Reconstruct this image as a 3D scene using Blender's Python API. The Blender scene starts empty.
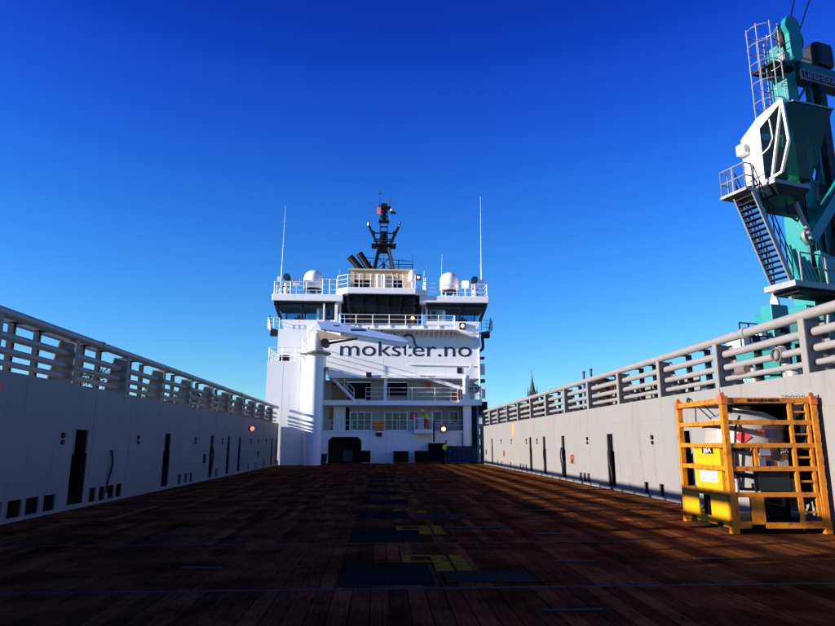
import bpy, math, random
from mathutils import Vector, Matrix
R = math.radians
random.seed(7)
S = bpy.context.scene
COL = S.collection

# ---------------------------------------------------------------- camera, sky, sun, exposure
cam_d = bpy.data.cameras.new('camera'); cam = bpy.data.objects.new('camera', cam_d); COL.objects.link(cam)
cr = Vector((0.998338, -0.057628, 0.000502)); cu = Vector((-0.011981, -0.199023, 0.979922)); cb = Vector((-0.056371, -0.978299, -0.199382))
m = Matrix.Identity(4)
for i in range(3):
    m[i][0] = cr[i]; m[i][1] = cu[i]; m[i][2] = cb[i]
m[2][3] = 1.6
cam.matrix_world = m
cam_d.sensor_width = 36.0; cam_d.lens = 36.0 * 640.0 / 835.0
cam_d.clip_start = 0.1; cam_d.clip_end = 6000
S.camera = cam

SUN_AZ = R(78)      # measured from the -Y axis (behind the camera) towards -X
SUN_LAT = 0.255     # drop per metre across the ship
SUN_EL = math.atan(SUN_LAT * math.sin(SUN_AZ))
to_sun = Vector((-math.sin(SUN_AZ) * math.cos(SUN_EL), -math.cos(SUN_AZ) * math.cos(SUN_EL), math.sin(SUN_EL)))
w = bpy.data.worlds.new('World'); S.world = w; w.use_nodes = True
nt = w.node_tree; bg = nt.nodes['Background']
sky = nt.nodes.new('ShaderNodeTexSky'); sky.sky_type = 'NISHITA'; sky.sun_disc = False
sky.sun_elevation = SUN_EL
sky.sun_rotation = math.atan2(to_sun.x, to_sun.y)
sky.altitude = 0; sky.air_density = 1.0; sky.dust_density = 0.05; sky.ozone_density = 4.0
gm = nt.nodes.new('ShaderNodeGamma'); gm.inputs['Gamma'].default_value = 1.0
hs = nt.nodes.new('ShaderNodeHueSaturation'); hs.inputs['Saturation'].default_value = 1.15; hs.inputs['Value'].default_value = 1.0
nt.links.new(sky.outputs[0], gm.inputs[0]); nt.links.new(gm.outputs[0], hs.inputs['Color'])
# deep, clear winter sky: it darkens and deepens from the horizon to the zenith all the way round
tcw = nt.nodes.new('ShaderNodeTexCoord'); spw = nt.nodes.new('ShaderNodeSeparateXYZ'); nt.links.new(tcw.outputs['Generated'], spw.inputs[0])
rw = nt.nodes.new('ShaderNodeValToRGB'); rw.color_ramp.interpolation = 'B_SPLINE'
for i_, (p_, c_) in enumerate(((0.0, (1.2, 1.65, 1.8)), (0.1, (1.1, 1.6, 1.85)), (0.3, (0.62, 1.35, 2.2)), (0.5, (0.22, 0.62, 2.3)), (0.62, (0.12, 0.32, 1.6)), (1.0, (0.07, 0.18, 0.9)))):
    if i_ < 2: el_ = rw.color_ramp.elements[i_]; el_.position = p_ if i_ == 0 else 0.1
    else: el_ = rw.color_ramp.elements.new(p_)
    el_.color = (*[v / 2.5 for v in c_], 1)
nt.links.new(spw.outputs['Z'], rw.inputs[0])
mw = nt.nodes.new('ShaderNodeVectorMath'); mw.operation = 'MULTIPLY'; nt.links.new(hs.outputs[0], mw.inputs[0]); nt.links.new(rw.outputs[0], mw.inputs[1])
mv = nt.nodes.new('ShaderNodeVectorMath'); mv.operation = 'SCALE'; mv.inputs['Scale'].default_value = 2.5; nt.links.new(mw.outputs[0], mv.inputs[0])
nt.links.new(mv.outputs[0], bg.inputs[0])
bg.inputs[1].default_value = 0.059
sd = bpy.data.lights.new('sun', 'SUN'); so = bpy.data.objects.new('sun', sd); COL.objects.link(so)
sd.energy = 5.0; sd.angle = R(0.5); sd.color = (1.0, 0.93, 0.85)
so.rotation_euler = to_sun.to_track_quat('Z', 'Y').to_euler(); so.location = (-40, -20, 30)
S.view_settings.view_transform = 'Standard'; S.view_settings.look = 'None'
S.view_settings.exposure = 0.95; S.view_settings.gamma = 1.0
S.cycles.max_bounces = 8 if hasattr(S, 'cycles') else 8

# ---------------------------------------------------------------- materials
def mat(name, col, rough=0.5, metal=0.0, var=0.12, scale=2.0, col2=None, amt=0.5, bump=0.0, stretch=(1, 1, 1), spec=0.5, coat=0.0, sharp=(0.5, 0.68), scale2=None):
    M = bpy.data.materials.new(name); M.use_nodes = True
    n = M.node_tree.nodes; l = M.node_tree.links; b = n['Principled BSDF']
    b.inputs['Roughness'].default_value = rough; b.inputs['Metallic'].default_value = metal
    b.inputs['Specular IOR Level'].default_value = spec; b.inputs['Coat Weight'].default_value = coat
    tc = n.new('ShaderNodeTexCoord'); mp = n.new('ShaderNodeMapping'); mp.inputs['Scale'].default_value = stretch
    l.new(tc.outputs['Object'], mp.inputs[0])
    nz = n.new('ShaderNodeTexNoise'); nz.inputs['Scale'].default_value = scale; nz.inputs['Detail'].default_value = 6
    l.new(mp.outputs[0], nz.inputs['Vector'])
    mx = n.new('ShaderNodeMix'); mx.data_type = 'RGBA'
    c = Vector(col)
    mx.inputs['A'].default_value = (*(c * (1 - var)), 1); mx.inputs['B'].default_value = (*(c * (1 + var)), 1)
    l.new(nz.outputs['Fac'], mx.inputs['Factor'])
    out = mx.outputs['Result']
    if col2:
        n2 = n.new('ShaderNodeTexNoise'); n2.inputs['Scale'].default_value = scale2 or scale * 2.3; n2.inputs['Detail'].default_value = 8; n2.inputs['Roughness'].default_value = 0.65
        l.new(mp.outputs[0], n2.inputs['Vector'])
        rp = n.new('ShaderNodeMapRange'); rp.inputs['From Min'].default_value = sharp[0]; rp.inputs['From Max'].default_value = sharp[1]; rp.inputs['To Max'].default_value = amt
        l.new(n2.outputs['Fac'], rp.inputs['Value'])
        m2 = n.new('ShaderNodeMix'); m2.data_type = 'RGBA'; m2.inputs['B'].default_value = (*col2, 1)
        l.new(rp.outputs[0], m2.inputs['Factor']); l.new(out, m2.inputs['A']); out = m2.outputs['Result']
    l.new(out, b.inputs['Base Color'])
    rr = n.new('ShaderNodeMapRange'); rr.inputs['To Min'].default_value = max(0, rough - 0.1); rr.inputs['To Max'].default_value = min(1, rough + 0.12)
    l.new(nz.outputs['Fac'], rr.inputs['Value']); l.new(rr.outputs[0], b.inputs['Roughness'])
    if bump:
        bp = n.new('ShaderNodeBump'); bp.inputs['Strength'].default_value = bump; bp.inputs['Distance'].default_value = 0.02
        l.new(nz.outputs['Fac'], bp.inputs['Height']); l.new(bp.outputs[0], b.inputs['Normal'])
    return M

def emit(name, col, strength):
    M = bpy.data.materials.new(name); M.use_nodes = True
    b = M.node_tree.nodes['Principled BSDF']; b.inputs['Base Color'].default_value = (*col, 1)
    b.inputs['Emission Color'].default_value = (*col, 1); b.inputs['Emission Strength'].default_value = strength
    return M

def glass(name, tint, rough=0.03, trans=0.5):
    M = bpy.data.materials.new(name); M.use_nodes = True
    n = M.node_tree.nodes; l = M.node_tree.links; b = n['Principled BSDF']
    b.inputs['Base Color'].default_value = (0.01, 0.014, 0.015, 1); b.inputs['Roughness'].default_value = rough
    t = n.new('ShaderNodeBsdfTransparent'); t.inputs[0].default_value = (*tint, 1)
    mx = n.new('ShaderNodeMixShader'); mx.inputs[0].default_value = trans
    l.new(b.outputs[0], mx.inputs[1]); l.new(t.outputs[0], mx.inputs[2]); l.new(mx.outputs[0], n['Material Output'].inputs[0])
    return M

def wood_mat():
    M = bpy.data.materials.new('deck_wood'); M.use_nodes = True
    n = M.node_tree.nodes; l = M.node_tree.links; b = n['Principled BSDF']
    b.inputs['Specular IOR Level'].default_value = 0.0
    g = n.new('ShaderNodeNewGeometry'); oi = n.new('ShaderNodeObjectInfo')
    ad = n.new('ShaderNodeMath'); ad.operation = 'ADD'; l.new(g.outputs['Random Per Island'], ad.inputs[0]); l.new(oi.outputs['Random'], ad.inputs[1])
    fr = n.new('ShaderNodeMath'); fr.operation = 'FRACT'; l.new(ad.outputs[0], fr.inputs[0])
    ramp = n.new('ShaderNodeValToRGB'); l.new(fr.outputs[0], ramp.inputs[0])
    e = ramp.color_ramp.elements; e[0].position = 0; e[0].color = (0.20, 0.066, 0.020, 1); e[1].position = 1; e[1].color = (0.40, 0.128, 0.038, 1)
    a = e.new(0.45); a.color = (0.30, 0.094, 0.029, 1); a = e.new(0.7); a.color = (0.13, 0.046, 0.017, 1)
    mp = n.new('ShaderNodeMapping'); mp.inputs['Scale'].default_value = (14, 0.9, 14); l.new(g.outputs['Position'], mp.inputs[0])
    nz = n.new('ShaderNodeTexNoise'); nz.inputs['Scale'].default_value = 2.5; nz.inputs['Detail'].default_value = 8; nz.inputs['Roughness'].default_value = 0.7
    l.new(mp.outputs[0], nz.inputs['Vector'])
    r1 = n.new('ShaderNodeMapRange'); r1.inputs['From Min'].default_value = 0.3; r1.inputs['From Max'].default_value = 0.7; r1.inputs['To Min'].default_value = 0.4; r1.inputs['To Max'].default_value = 1.2
    l.new(nz.outputs['Fac'], r1.inputs['Value'])
    n2 = n.new('ShaderNodeTexNoise'); n2.inputs['Scale'].default_value = 0.9; n2.inputs['Detail'].default_value = 7; n2.inputs['Roughness'].default_value = 0.6
    l.new(g.outputs['Position'], n2.inputs['Vector'])
    r2 = n.new('ShaderNodeMapRange'); r2.inputs['From Min'].default_value = 0.4; r2.inputs['From Max'].default_value = 0.6; r2.inputs['To Min'].default_value = 0.42; r2.inputs['To Max'].default_value = 1.0
    l.new(n2.outputs['Fac'], r2.inputs['Value'])
    mu = n.new('ShaderNodeMath'); mu.operation = 'MULTIPLY'; l.new(r1.outputs[0], mu.inputs[0]); l.new(r2.outputs[0], mu.inputs[1])
    vm = n.new('ShaderNodeVectorMath'); vm.operation = 'SCALE'; l.new(ramp.outputs[0], vm.inputs[0]); l.new(mu.outputs[0], vm.inputs['Scale'])
    l.new(vm.outputs[0], b.inputs['Base Color'])
    r3 = n.new('ShaderNodeMapRange'); r3.inputs['To Min'].default_value = 0.55; r3.inputs['To Max'].default_value = 0.9; l.new(n2.outputs['Fac'], r3.inputs['Value']); l.new(r3.outputs[0], b.inputs['Roughness'])
    bp = n.new('ShaderNodeBump'); bp.inputs['Strength'].default_value = 0.6; bp.inputs['Distance'].default_value = 0.01
    l.new(nz.outputs['Fac'], bp.inputs['Height']); l.new(bp.outputs[0], b.inputs['Normal'])
    return M

WOOD = wood_mat()
GREY = mat('grey_hull_paint', (0.225, 0.215, 0.20), 0.6, spec=0.12, var=0.06, scale=0.5, col2=(0.13, 0.09, 0.06), amt=0.5, stretch=(1, 1, 0.12), sharp=(0.55, 0.78), scale2=4.5, bump=0.15)
PIPE = mat('grey_pipe_paint', (0.25, 0.23, 0.215), 0.45, var=0.08, scale=3, col2=(0.28, 0.18, 0.11), amt=0.35, scale2=6, sharp=(0.58, 0.75))
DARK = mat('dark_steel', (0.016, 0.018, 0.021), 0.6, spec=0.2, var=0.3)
VOID = mat('black_panel_and_shade', (0.008, 0.008, 0.009), 0.8, var=0.3, spec=0.1)  # puts shade into the wall openings; also used for plain black panels
BLACK = mat('black_paint', (0.009, 0.009, 0.011), 0.5, spec=0.25, var=0.3)
STEEL = mat('worn_deck_steel', (0.016, 0.015, 0.013), 0.85, 0.0, spec=0.02, var=0.3, col2=(0.05, 0.018, 0.008), amt=0.6)
BRIGHT = mat('worn_bright_steel', (0.045, 0.045, 0.045), 0.7, 0.0, spec=0.1, var=0.3, scale=1.2, col2=(0.03, 0.03, 0.03), amt=1.0, sharp=(0.42, 0.6))
HATCH = mat('blue_green_hatch_paint', (0.013, 0.020, 0.016), 0.85, spec=0.0, var=0.4, col2=(0.035, 0.018, 0.009), amt=0.8)
YMARK = mat('worn_yellow_marking', (0.36, 0.19, 0.012), 0.8, spec=0.0, var=0.2, scale=8, col2=(0.06, 0.05, 0.04), amt=0.85, scale2=7, sharp=(0.48, 0.62))
WHITE = mat('white_ship_paint', (0.86, 0.85, 0.84), 0.4, var=0.03, scale=0.4, col2=(0.50, 0.36, 0.24), amt=0.5, stretch=(1, 1, 0.08), scale2=3.2, sharp=(0.57, 0.8), bump=0.1)
WHITE2 = mat('white_rail_paint', (0.8, 0.79, 0.78), 0.4, var=0.04)
CREAM = mat('tan_painted_panels', (0.56, 0.40, 0.22), 0.5, var=0.12)
BLUEW = mat('pale_blue_jib', (0.30, 0.42, 0.72), 0.4, var=0.05)  # one pale blue over the whole jib
BACKW = mat('shade_greyed_bulkhead', (0.42, 0.40, 0.37), 0.6, spec=0.2, var=0.08, scale=1, col2=(.3, .24, .18), amt=.5, stretch=(1, 1, .2))  # grey bulkhead, darkened so the colour holds the balcony recess shade
NAVY = mat('navy_lettering', (0.012, 0.018, 0.05), 0.4, var=0.1)
GLASS_D = glass('dark_tinted_glass', (0.1, 0.13, 0.12), 0.04, 0.15)
GLASS_L = glass('clear_wing_glass', (0.75, 0.9, 1.0), 0.02, 0.82)
GLASS_C = glass('green_cab_glass', (0.40, 0.62, 0.52), 0.03, 0.7)
WINB = mat('dark_window_glass', (0.02, 0.03, 0.05), 0.08, var=0.3)  # dark bluish pane colour
TEAL = mat('teal_crane_paint', (0.0, 0.20, 0.185), 0.4, var=0.08, scale=1.0, col2=(0.0, 0.22, 0.20), amt=0.4, scale2=3)
TEALD = mat('dark_teal_paint', (0.0, 0.10, 0.10), 0.5, var=0.2)
GALV = mat('galvanised_steel', (0.26, 0.25, 0.24), 0.45, 0.3, var=0.15, scale=4)
YEL = mat('yellow_frame_paint', (0.58, 0.19, 0.004), 0.42, var=0.2, scale=3, col2=(0.22, 0.045, 0.008), amt=0.75, scale2=6, sharp=(0.50, 0.62), bump=0.1)
YELP = mat('clean_yellow_panel', (0.75, 0.33, 0.004), 0.4, var=0.06, scale=3, col2=(0.4, 0.15, 0.02), amt=0.5, scale2=8, sharp=(0.58, 0.7))
ORR = mat('rusty_orange_corner', (0.55, 0.12, 0.02), 0.6, var=0.25, scale=8, col2=(0.08, 0.02, 0.01), amt=0.8, scale2=12)
TANKW = mat('off_white_tank_paint', (0.30, 0.275, 0.24), 0.45, var=0.12, scale=2, col2=(0.35, 0.30, 0.24), amt=0.5, scale2=4)
RED = mat('red_paint', (0.7, 0.03, 0.03), 0.45)
PINK = mat('faded_red_mark', (0.55, 0.16, 0.15), 0.5)
LABEL = mat('white_label', (0.8, 0.8, 0.8), 0.4, var=0.05)
GREYL = mat('light_grey_box', (0.4, 0.42, 0.42), 0.5)
ORANGE = mat('orange_paint', (0.8, 0.2, 0.02), 0.45)
BLUE = mat('dark_blue_steel', (0.008, 0.02, 0.065), 0.6, spec=0.15, var=0.3)
HIVIS = mat('hi_vis_yellow_cloth', (0.6, 0.8, 0.04), 0.8)
SKIN = mat('skin', (0.5, 0.28, 0.2), 0.6)
LAMP = emit('lit_warm_lamp', (1.0, 0.42, 0.16), 5)
LAMP2 = emit('lit_pink_lamp', (1.0, 0.6, 0.5), 1.2)
ASPH = mat('quay_asphalt', (0.06, 0.06, 0.06), 0.85, var=0.2, bump=0.3)
ROCK = mat('shore_ground', (0.10, 0.09, 0.07), 0.9, var=0.3, scale=0.1)
LEAF = mat('dark_foliage', (0.05, 0.07, 0.025), 0.8, var=0.5, scale=1.0)
BARK = mat('bark', (0.08, 0.06, 0.045), 0.9)
def water_mat():
    M = bpy.data.materials.new('sea_water'); M.use_nodes = True
    n = M.node_tree.nodes; l = M.node_tree.links; b = n['Principled BSDF']
    b.inputs['Base Color'].default_value = (0.01, 0.03, 0.05, 1); b.inputs['Roughness'].default_value = 0.12
    nz = n.new('ShaderNodeTexNoise'); nz.inputs['Scale'].default_value = 0.6; nz.inputs['Detail'].default_value = 6
    tc = n.new('ShaderNodeTexCoord'); l.new(tc.outputs['Object'], nz.inputs['Vector'])
    bp = n.new('ShaderNodeBump'); bp.inputs['Strength'].default_value = 0.5; bp.inputs['Distance'].default_value = 0.3
    l.new(nz.outputs['Fac'], bp.inputs['Height']); l.new(bp.outputs[0], b.inputs['Normal'])
    return M
WATER = water_mat()

# ---------------------------------------------------------------- mesh builder
def tag(o, label=None, cat=None, group=None, kind=None):
    if label: o['label'] = label
    if cat: o['category'] = cat
    if group: o['group'] = group
    if kind: o['kind'] = kind
    return o
def thing(name, label, cat, loc=(0, 0, 0), rz=0, group=None):
    o = bpy.data.objects.new(name, None); COL.objects.link(o); o.location = loc; o.rotation_euler = (0, 0, rz)
    o.empty_display_size = 0.2
    return tag(o, label, cat, group)
def root(o):
    while o.parent: o = o.parent
    return o

class MB:
    def __init__(s, local=False): s.v = []; s.f = []; s.local = local
    def box(s, x0, x1, y0, y1, z0, z1, M=None):
        b = len(s.v)
        P = [(x0, y0, z0), (x1, y0, z0), (x1, y1, z0), (x0, y1, z0), (x0, y0, z1), (x1, y0, z1), (x1, y1, z1), (x0, y1, z1)]
        if M: P = [tuple(M @ Vector(p)) for p in P]
        s.v += P
        s.f += [tuple(b + i for i in q) for q in ((0, 3, 2, 1), (4, 5, 6, 7), (0, 1, 5, 4), (1, 2, 6, 5), (2, 3, 7, 6), (3, 0, 4, 7))]
        return s
    def beam(s, p, q, w, h=None, up=(0, 0, 1)):
        p = Vector(p); q = Vector(q); d = (q - p); L = d.length
        if L < 1e-6: return s
        h = h or w; d.normalize(); up = Vector(up)
        if abs(d.dot(up)) > 0.98: up = Vector((0, 1, 0))
        a = d.cross(up).normalized(); c = a.cross(d)
        M = Matrix(((a.x, d.x, c.x, p.x), (a.y, d.y, c.y, p.y), (a.z, d.z, c.z, p.z), (0, 0, 0, 1)))
        return s.box(-w / 2, w / 2, 0, L, -h / 2, h / 2, M)
    def tube(s, p, q, r, n=8, r2=None, cap=True):
        p = Vector(p); q = Vector(q); d = (q - p)
        if d.length < 1e-6: return s
        r2 = r if r2 is None else r2
        d.normalize(); up = Vector((0, 0, 1)) if abs(d.z) < 0.95 else Vector((1, 0, 0))
        a = d.cross(up).normalized(); c = d.cross(a); b = len(s.v)
        for (o, rr) in ((p, r), (q, r2)):
            for i in range(n):
                t = 2 * math.pi * i / n
                s.v.append(tuple(o + a * (math.cos(t) * rr) + c * (math.sin(t) * rr)))
        for i in range(n):
            j = (i + 1) % n; s.f.append((b + i, b + n + i, b + n + j, b + j))
        if cap: s.f.append(tuple(b + i for i in range(n))); s.f.append(tuple(b + n + i for i in reversed(range(n))))
        return s
    def path(s, pts, r, n=8):
        for i in range(len(pts) - 1): s.tube(pts[i], pts[i + 1], r, n)
        return s
    def sweep(s, pts, r, n=8):
        pts = [Vector(p) for p in pts]; b = len(s.v); k = len(pts)
        rs = r if isinstance(r, (list, tuple)) else [r] * k
        prev = None
        for i, p in enumerate(pts):
            d = (pts[min(i + 1, k - 1)] - pts[max(i - 1, 0)]).normalized()
            if prev is None:
                up = Vector((0, 0, 1)) if abs(d.z) < 0.9 else Vector((1, 0, 0)); a = d.cross(up).normalized()
            else:
                a = (prev - d * prev.dot(d)).normalized()
            prev = a; c = d.cross(a)
            for j in range(n):
                t = 2 * math.pi * j / n; s.v.append(tuple(p + a * (math.cos(t) * rs[i]) + c * (math.sin(t) * rs[i])))
        for i in range(k - 1):
            for j in range(n):
                j2 = (j + 1) % n; s.f.append((b + i * n + j, b + (i + 1) * n + j, b + (i + 1) * n + j2, b + i * n + j2))
        s.f.append(tuple(b + j for j in range(n))); s.f.append(tuple(b + (k - 1) * n + j for j in reversed(range(n))))
        return s
    def lathe(s, prof, c=(0, 0, 0), n=24):
        b = len(s.v); k = len(prof)
        for (r, z) in prof:
            for i in range(n):
                t = 2 * math.pi * i / n; s.v.append((c[0] + r * math.cos(t), c[1] + r * math.sin(t), c[2] + z))
        for a in range(k - 1):
            for i in range(n):
                j = (i + 1) % n; s.f.append((b + a * n + i, b + a * n + j, b + (a + 1) * n + j, b + (a + 1) * n + i))
        s.f.append(tuple(b + i for i in reversed(range(n)))); s.f.append(tuple(b + (k - 1) * n + i for i in range(n)))
        return s
    def prism(s, poly, ax, a0, a1):
        # poly in the two remaining axes (x,z for ax='y'; y,z for 'x'; x,y for 'z')
        b = len(s.v); n = len(poly)
        for a in (a0, a1):
            for (u, v) in poly:
                s.v.append((u, a, v) if ax == 'y' else (a, u, v) if ax == 'x' else (u, v, a))
        for i in range(n):
            j = (i + 1) % n; s.f.append((b + i, b + j, b + n + j, b + n + i))
        s.f.append(tuple(b + i for i in reversed(range(n)))); s.f.append(tuple(b + n + i for i in range(n)))
        return s
    def hexa(s, P):
        b = len(s.v); s.v += [tuple(p) for p in P]
        s.f += [tuple(b + i for i in q) for q in ((0, 3, 2, 1), (4, 5, 6, 7), (0, 1, 5, 4), (1, 2, 6, 5), (2, 3, 7, 6), (3, 0, 4, 7))]
        return s
    def ring(s, c, Rr, r, n=20, k=6, axis='z'):
        b = len(s.v)
        for i in range(n):
            t = 2 * math.pi * i / n
            for j in range(k):
                u = 2 * math.pi * j / k; rr = Rr + r * math.cos(u); x, y, z = rr * math.cos(t), rr * math.sin(t), r * math.sin(u)
                if axis == 'y': x, y, z = x, z, y
                if axis == 'x': x, y, z = z, x, y
                s.v.append((c[0] + x, c[1] + y, c[2] + z))
        for i in range(n):
            for j in range(k):
                a, d = (i + 1) % n, (j + 1) % k; s.f.append((b + i * k + j, b + a * k + j, b + a * k + d, b + i * k + d))
        return s
    def build(s, name, M, parent=None, smooth=False, bevel=0, ang=35):
        me = bpy.data.meshes.new(name)
        V = s.v
        if parent is not None and not s.local:
            o = root(parent).location; V = [(a - o.x, b - o.y, c - o.z) for a, b, c in V]
        me.from_pydata(V, [], s.f); me.validate(); me.materials.append(M)
        import bmesh
        bm = bmesh.new(); bm.from_mesh(me); bmesh.ops.recalc_face_normals(bm, faces=bm.faces); bm.to_mesh(me); bm.free()
        if smooth:
            for p in me.polygons: p.use_smooth = True
            me.set_sharp_from_angle(angle=R(ang))
        ob = bpy.data.objects.new(name, me); COL.objects.link(ob); ob.parent = parent
        if bevel:
            md = ob.modifiers.new('bevel', 'BEVEL'); md.width = bevel; md.segments = 2; md.limit_method = 'ANGLE'
        return ob

def text(name, body, M, loc, size, rot=(R(90), 0, 0), parent=None, width=None, depth=0.006, bold=0.0):
    cu_ = bpy.data.curves.new(name, 'FONT'); cu_.body = body; cu_.size = size; cu_.extrude = depth; cu_.offset = bold; cu_.resolution_u = 4
    t = bpy.data.objects.new(name, cu_); COL.objects.link(t)
    me = bpy.data.meshes.new_from_object(t.evaluated_get(bpy.context.evaluated_depsgraph_get()))
    bpy.data.objects.remove(t)
    xs = [v.co.x for v in me.vertices]; x0, x1 = min(xs), max(xs); k = (width / (x1 - x0)) if width else 1
    for v in me.vertices: v.co.x = (v.co.x - x0) * k
    me.materials.clear(); me.materials.append(M); me.name = name
    o = bpy.data.objects.new(name, me); COL.objects.link(o)
    if parent is not None:
        o.parent = parent
    o.location = loc; o.rotation_euler = rot
    return o

def plate_holes(mb, xa, xb, y0, y1, z0, z1, holes):
    ys = sorted(set([y0, y1] + [h[0] for h in holes] + [h[1] for h in holes])); ys = [y for y in ys if y0 <= y <= y1]
    for a, b in zip(ys, ys[1:]):
        m_ = (a + b) / 2; cuts = sorted((h[2], h[3]) for h in holes if h[0] < m_ < h[1]); z = z0
        for c, d in cuts:
            if c > z: mb.box(xa, xb, a, b, z, c)
            z = max(z, d)
        if z < z1: mb.box(xa, xb, a, b, z, z1)
def plate_holes_y(mb, ya, yb, x0, x1, z0, z1, holes):
    xs = sorted(set([x0, x1] + [h[0] for h in holes] + [h[1] for h in holes])); xs = [x for x in xs if x0 <= x <= x1]
    for a, b in zip(xs, xs[1:]):
        m_ = (a + b) / 2; cuts = sorted((h[2], h[3]) for h in holes if h[0] < m_ < h[1]); z = z0
        for c, d in cuts:
            if c > z: mb.box(a, b, ya, yb, z, c)
            z = max(z, d)
        if z < z1: mb.box(a, b, ya, yb, z, z1)

def railing(pts, z0, h, parent, M=WHITE2, rails=3, sp=1.5, r=0.028, name='railing'):
    """pts: (x,y) corner list; returns a railing part with child posts"""
    rm = MB()
    P = [Vector((a, b, 0)) for a, b in pts]; posts = []
    for a, b in zip(P, P[1:]):
        for k in range(rails):
            z = z0 + h * (k + 1) / rails
            rm.tube((a.x, a.y, z), (b.x, b.y, z), r, 6)
        n = max(1, round((b - a).length / sp))
        for i in range(n + 1):
            q = a.lerp(b, i / n)
            if not any((q - o).length < 0.05 for o in posts): posts.append(q)
    ob = rm.build(name, M, parent, True)
    for q in posts: MB().tube((q.x, q.y, z0), (q.x, q.y, z0 + h), r * 1.15, 6).build('rail_post', M, ob, True)
    return ob

XL, XR = -7.60, 8.25
BAY0, BAY = 7.65, 3.33

# ---------------------------------------------------------------- setting: water, quay, hull, deck
tag(MB().box(-3000, 3000, -600, 4000, -6.0, -3.2).build('water', WATER), kind='structure')
tag(MB().box(10.6, 600, -300, 900, -4.0, -0.6).build('quay', ASPH), kind='structure')
tag(MB().box(-700, -75, -300, 900, -4.0, -1.5).build('far_shore', ROCK), kind='structure')
hl = MB(); hl.prism([(-9.0, -12), (9.05, -12), (9.05, 70), (4, 84), (0, 88), (-4, 84), (-9.0, 70)], 'z', -5.0, -0.12)
tag(hl.build('ship_hull', mat('dark_hull_paint', (0.02, 0.05, 0.10), 0.4)), kind='structure')

deck = tag(MB().box(-9.0, 9.05, -11.9, 62, -0.115, -0.045).build('deck', STEEL), kind='structure')
pw = 0.198; bays = [BAY0 + BAY * k for k in range(-6, 15)]
x_first = XL + 0.12; npl = int((XR - 0.12 - x_first) / 0.2)
near = [b for b in bays if 3.9 < b < 11.5]
stuff = MB(); plank_me = None; cnt = 0
for b in bays:
    y0 = b - BAY + 0.07; y1 = b - 0.03
    for i in range(npl):
        x = x_first + i * 0.2; dz = random.uniform(-0.004, 0.002)
        if b in near and cnt < 300 and abs(x) < 7.9:
            if plank_me is None:
                o = MB(True).box(0.006, 0.194, 0, BAY - 0.1, -0.04, 0).build('plank', WOOD, deck); plank_me = o.data
            else:
                o = bpy.data.objects.new('plank', plank_me); COL.objects.link(o); o.parent = deck
            o.location = (x, y0, dz); cnt += 1
        else:
            stuff.box(x + 0.006, x + 0.194, y0, y1, -0.04, dz)
o = stuff.build('planks', WOOD, deck); o['kind'] = 'stuff'
for b in bays:
    MB().box(x_first, XR - 0.1, b - 0.022, b + 0.022, -0.043, 0.003).build('steel_strip', BRIGHT if 7 < b < 12 else STEEL, deck)
for (a, c) in ((XL + 0.002, XL + 0.118), (XR - 0.138, XR - 0.002)):
    MB().box(a, c, -11.5, 52, -0.044, -0.01).build('waterway', STEEL, deck)
# hatches and yellow markings repeat once per frame bay
for k in range(9):
    y = BAY0 + BAY * k
    MB().box(-0.44, 0.66 + 0.12 * (k % 2), y + 0.17, y + 1.55, -0.03, 0.007).build('hatch_cover', HATCH, deck)
    if k % 2 == 0: MB().box(0.80, 1.9, y + 0.25, y + 0.9, -0.03, 0.0065).build('hatch_cover', STEEL, deck)
    if k < 2:
        mk = MB(); z0, z1 = 0.003, 0.011
        mk.box(0.33, 0.74, y + 2.06, y + 2.13, z0, z1).box(0.33, 0.74, y + 1.60, y + 1.67, z0, z1).box(0.33, 0.45, y + 1.67, y + 2.06, z0, z1)
        mk.box(0.74, 0.96, y + 0.98, y + 2.13, z0, z1); mk.box(1.01, 1.2, y + 0.98, y + 2.13, z0, z1)
        mk.build('yellow_marking', YMARK, deck)
    if k >= 2:
        for dx, dy, w_ in ((.33, 1.75, .2), (.62, 1.8, .12), (.9, 1.3, .22)): MB().box(dx, dx + w_, y + dy, y + dy + .35, 0.003, 0.011).build('yellow_marking', YMARK, deck)
    if k in (1, 3, 5): MB().box(1.25, 2.5, y + 1.75, y + 1.95, -0.03, 0.009).build('lashing_slot', VOID, deck)
for (x, y, s) in ((2.7, 9.2, 0.28), (3.1, 11.9, 0.3), (4.7, 9.3, 0.25), (1.9, 6.6, 0.3), (-2.3, 9.0, 0.25), (-3.6, 12.2, 0.3), (5.6, 13.6, .35), (3.9, 16.0, .35)):
    o = MB().box(x - s, x + s, y - 0.035, y + 0.035, 0.0, 0.012).build('lashing_plate', BRIGHT, deck)

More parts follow.
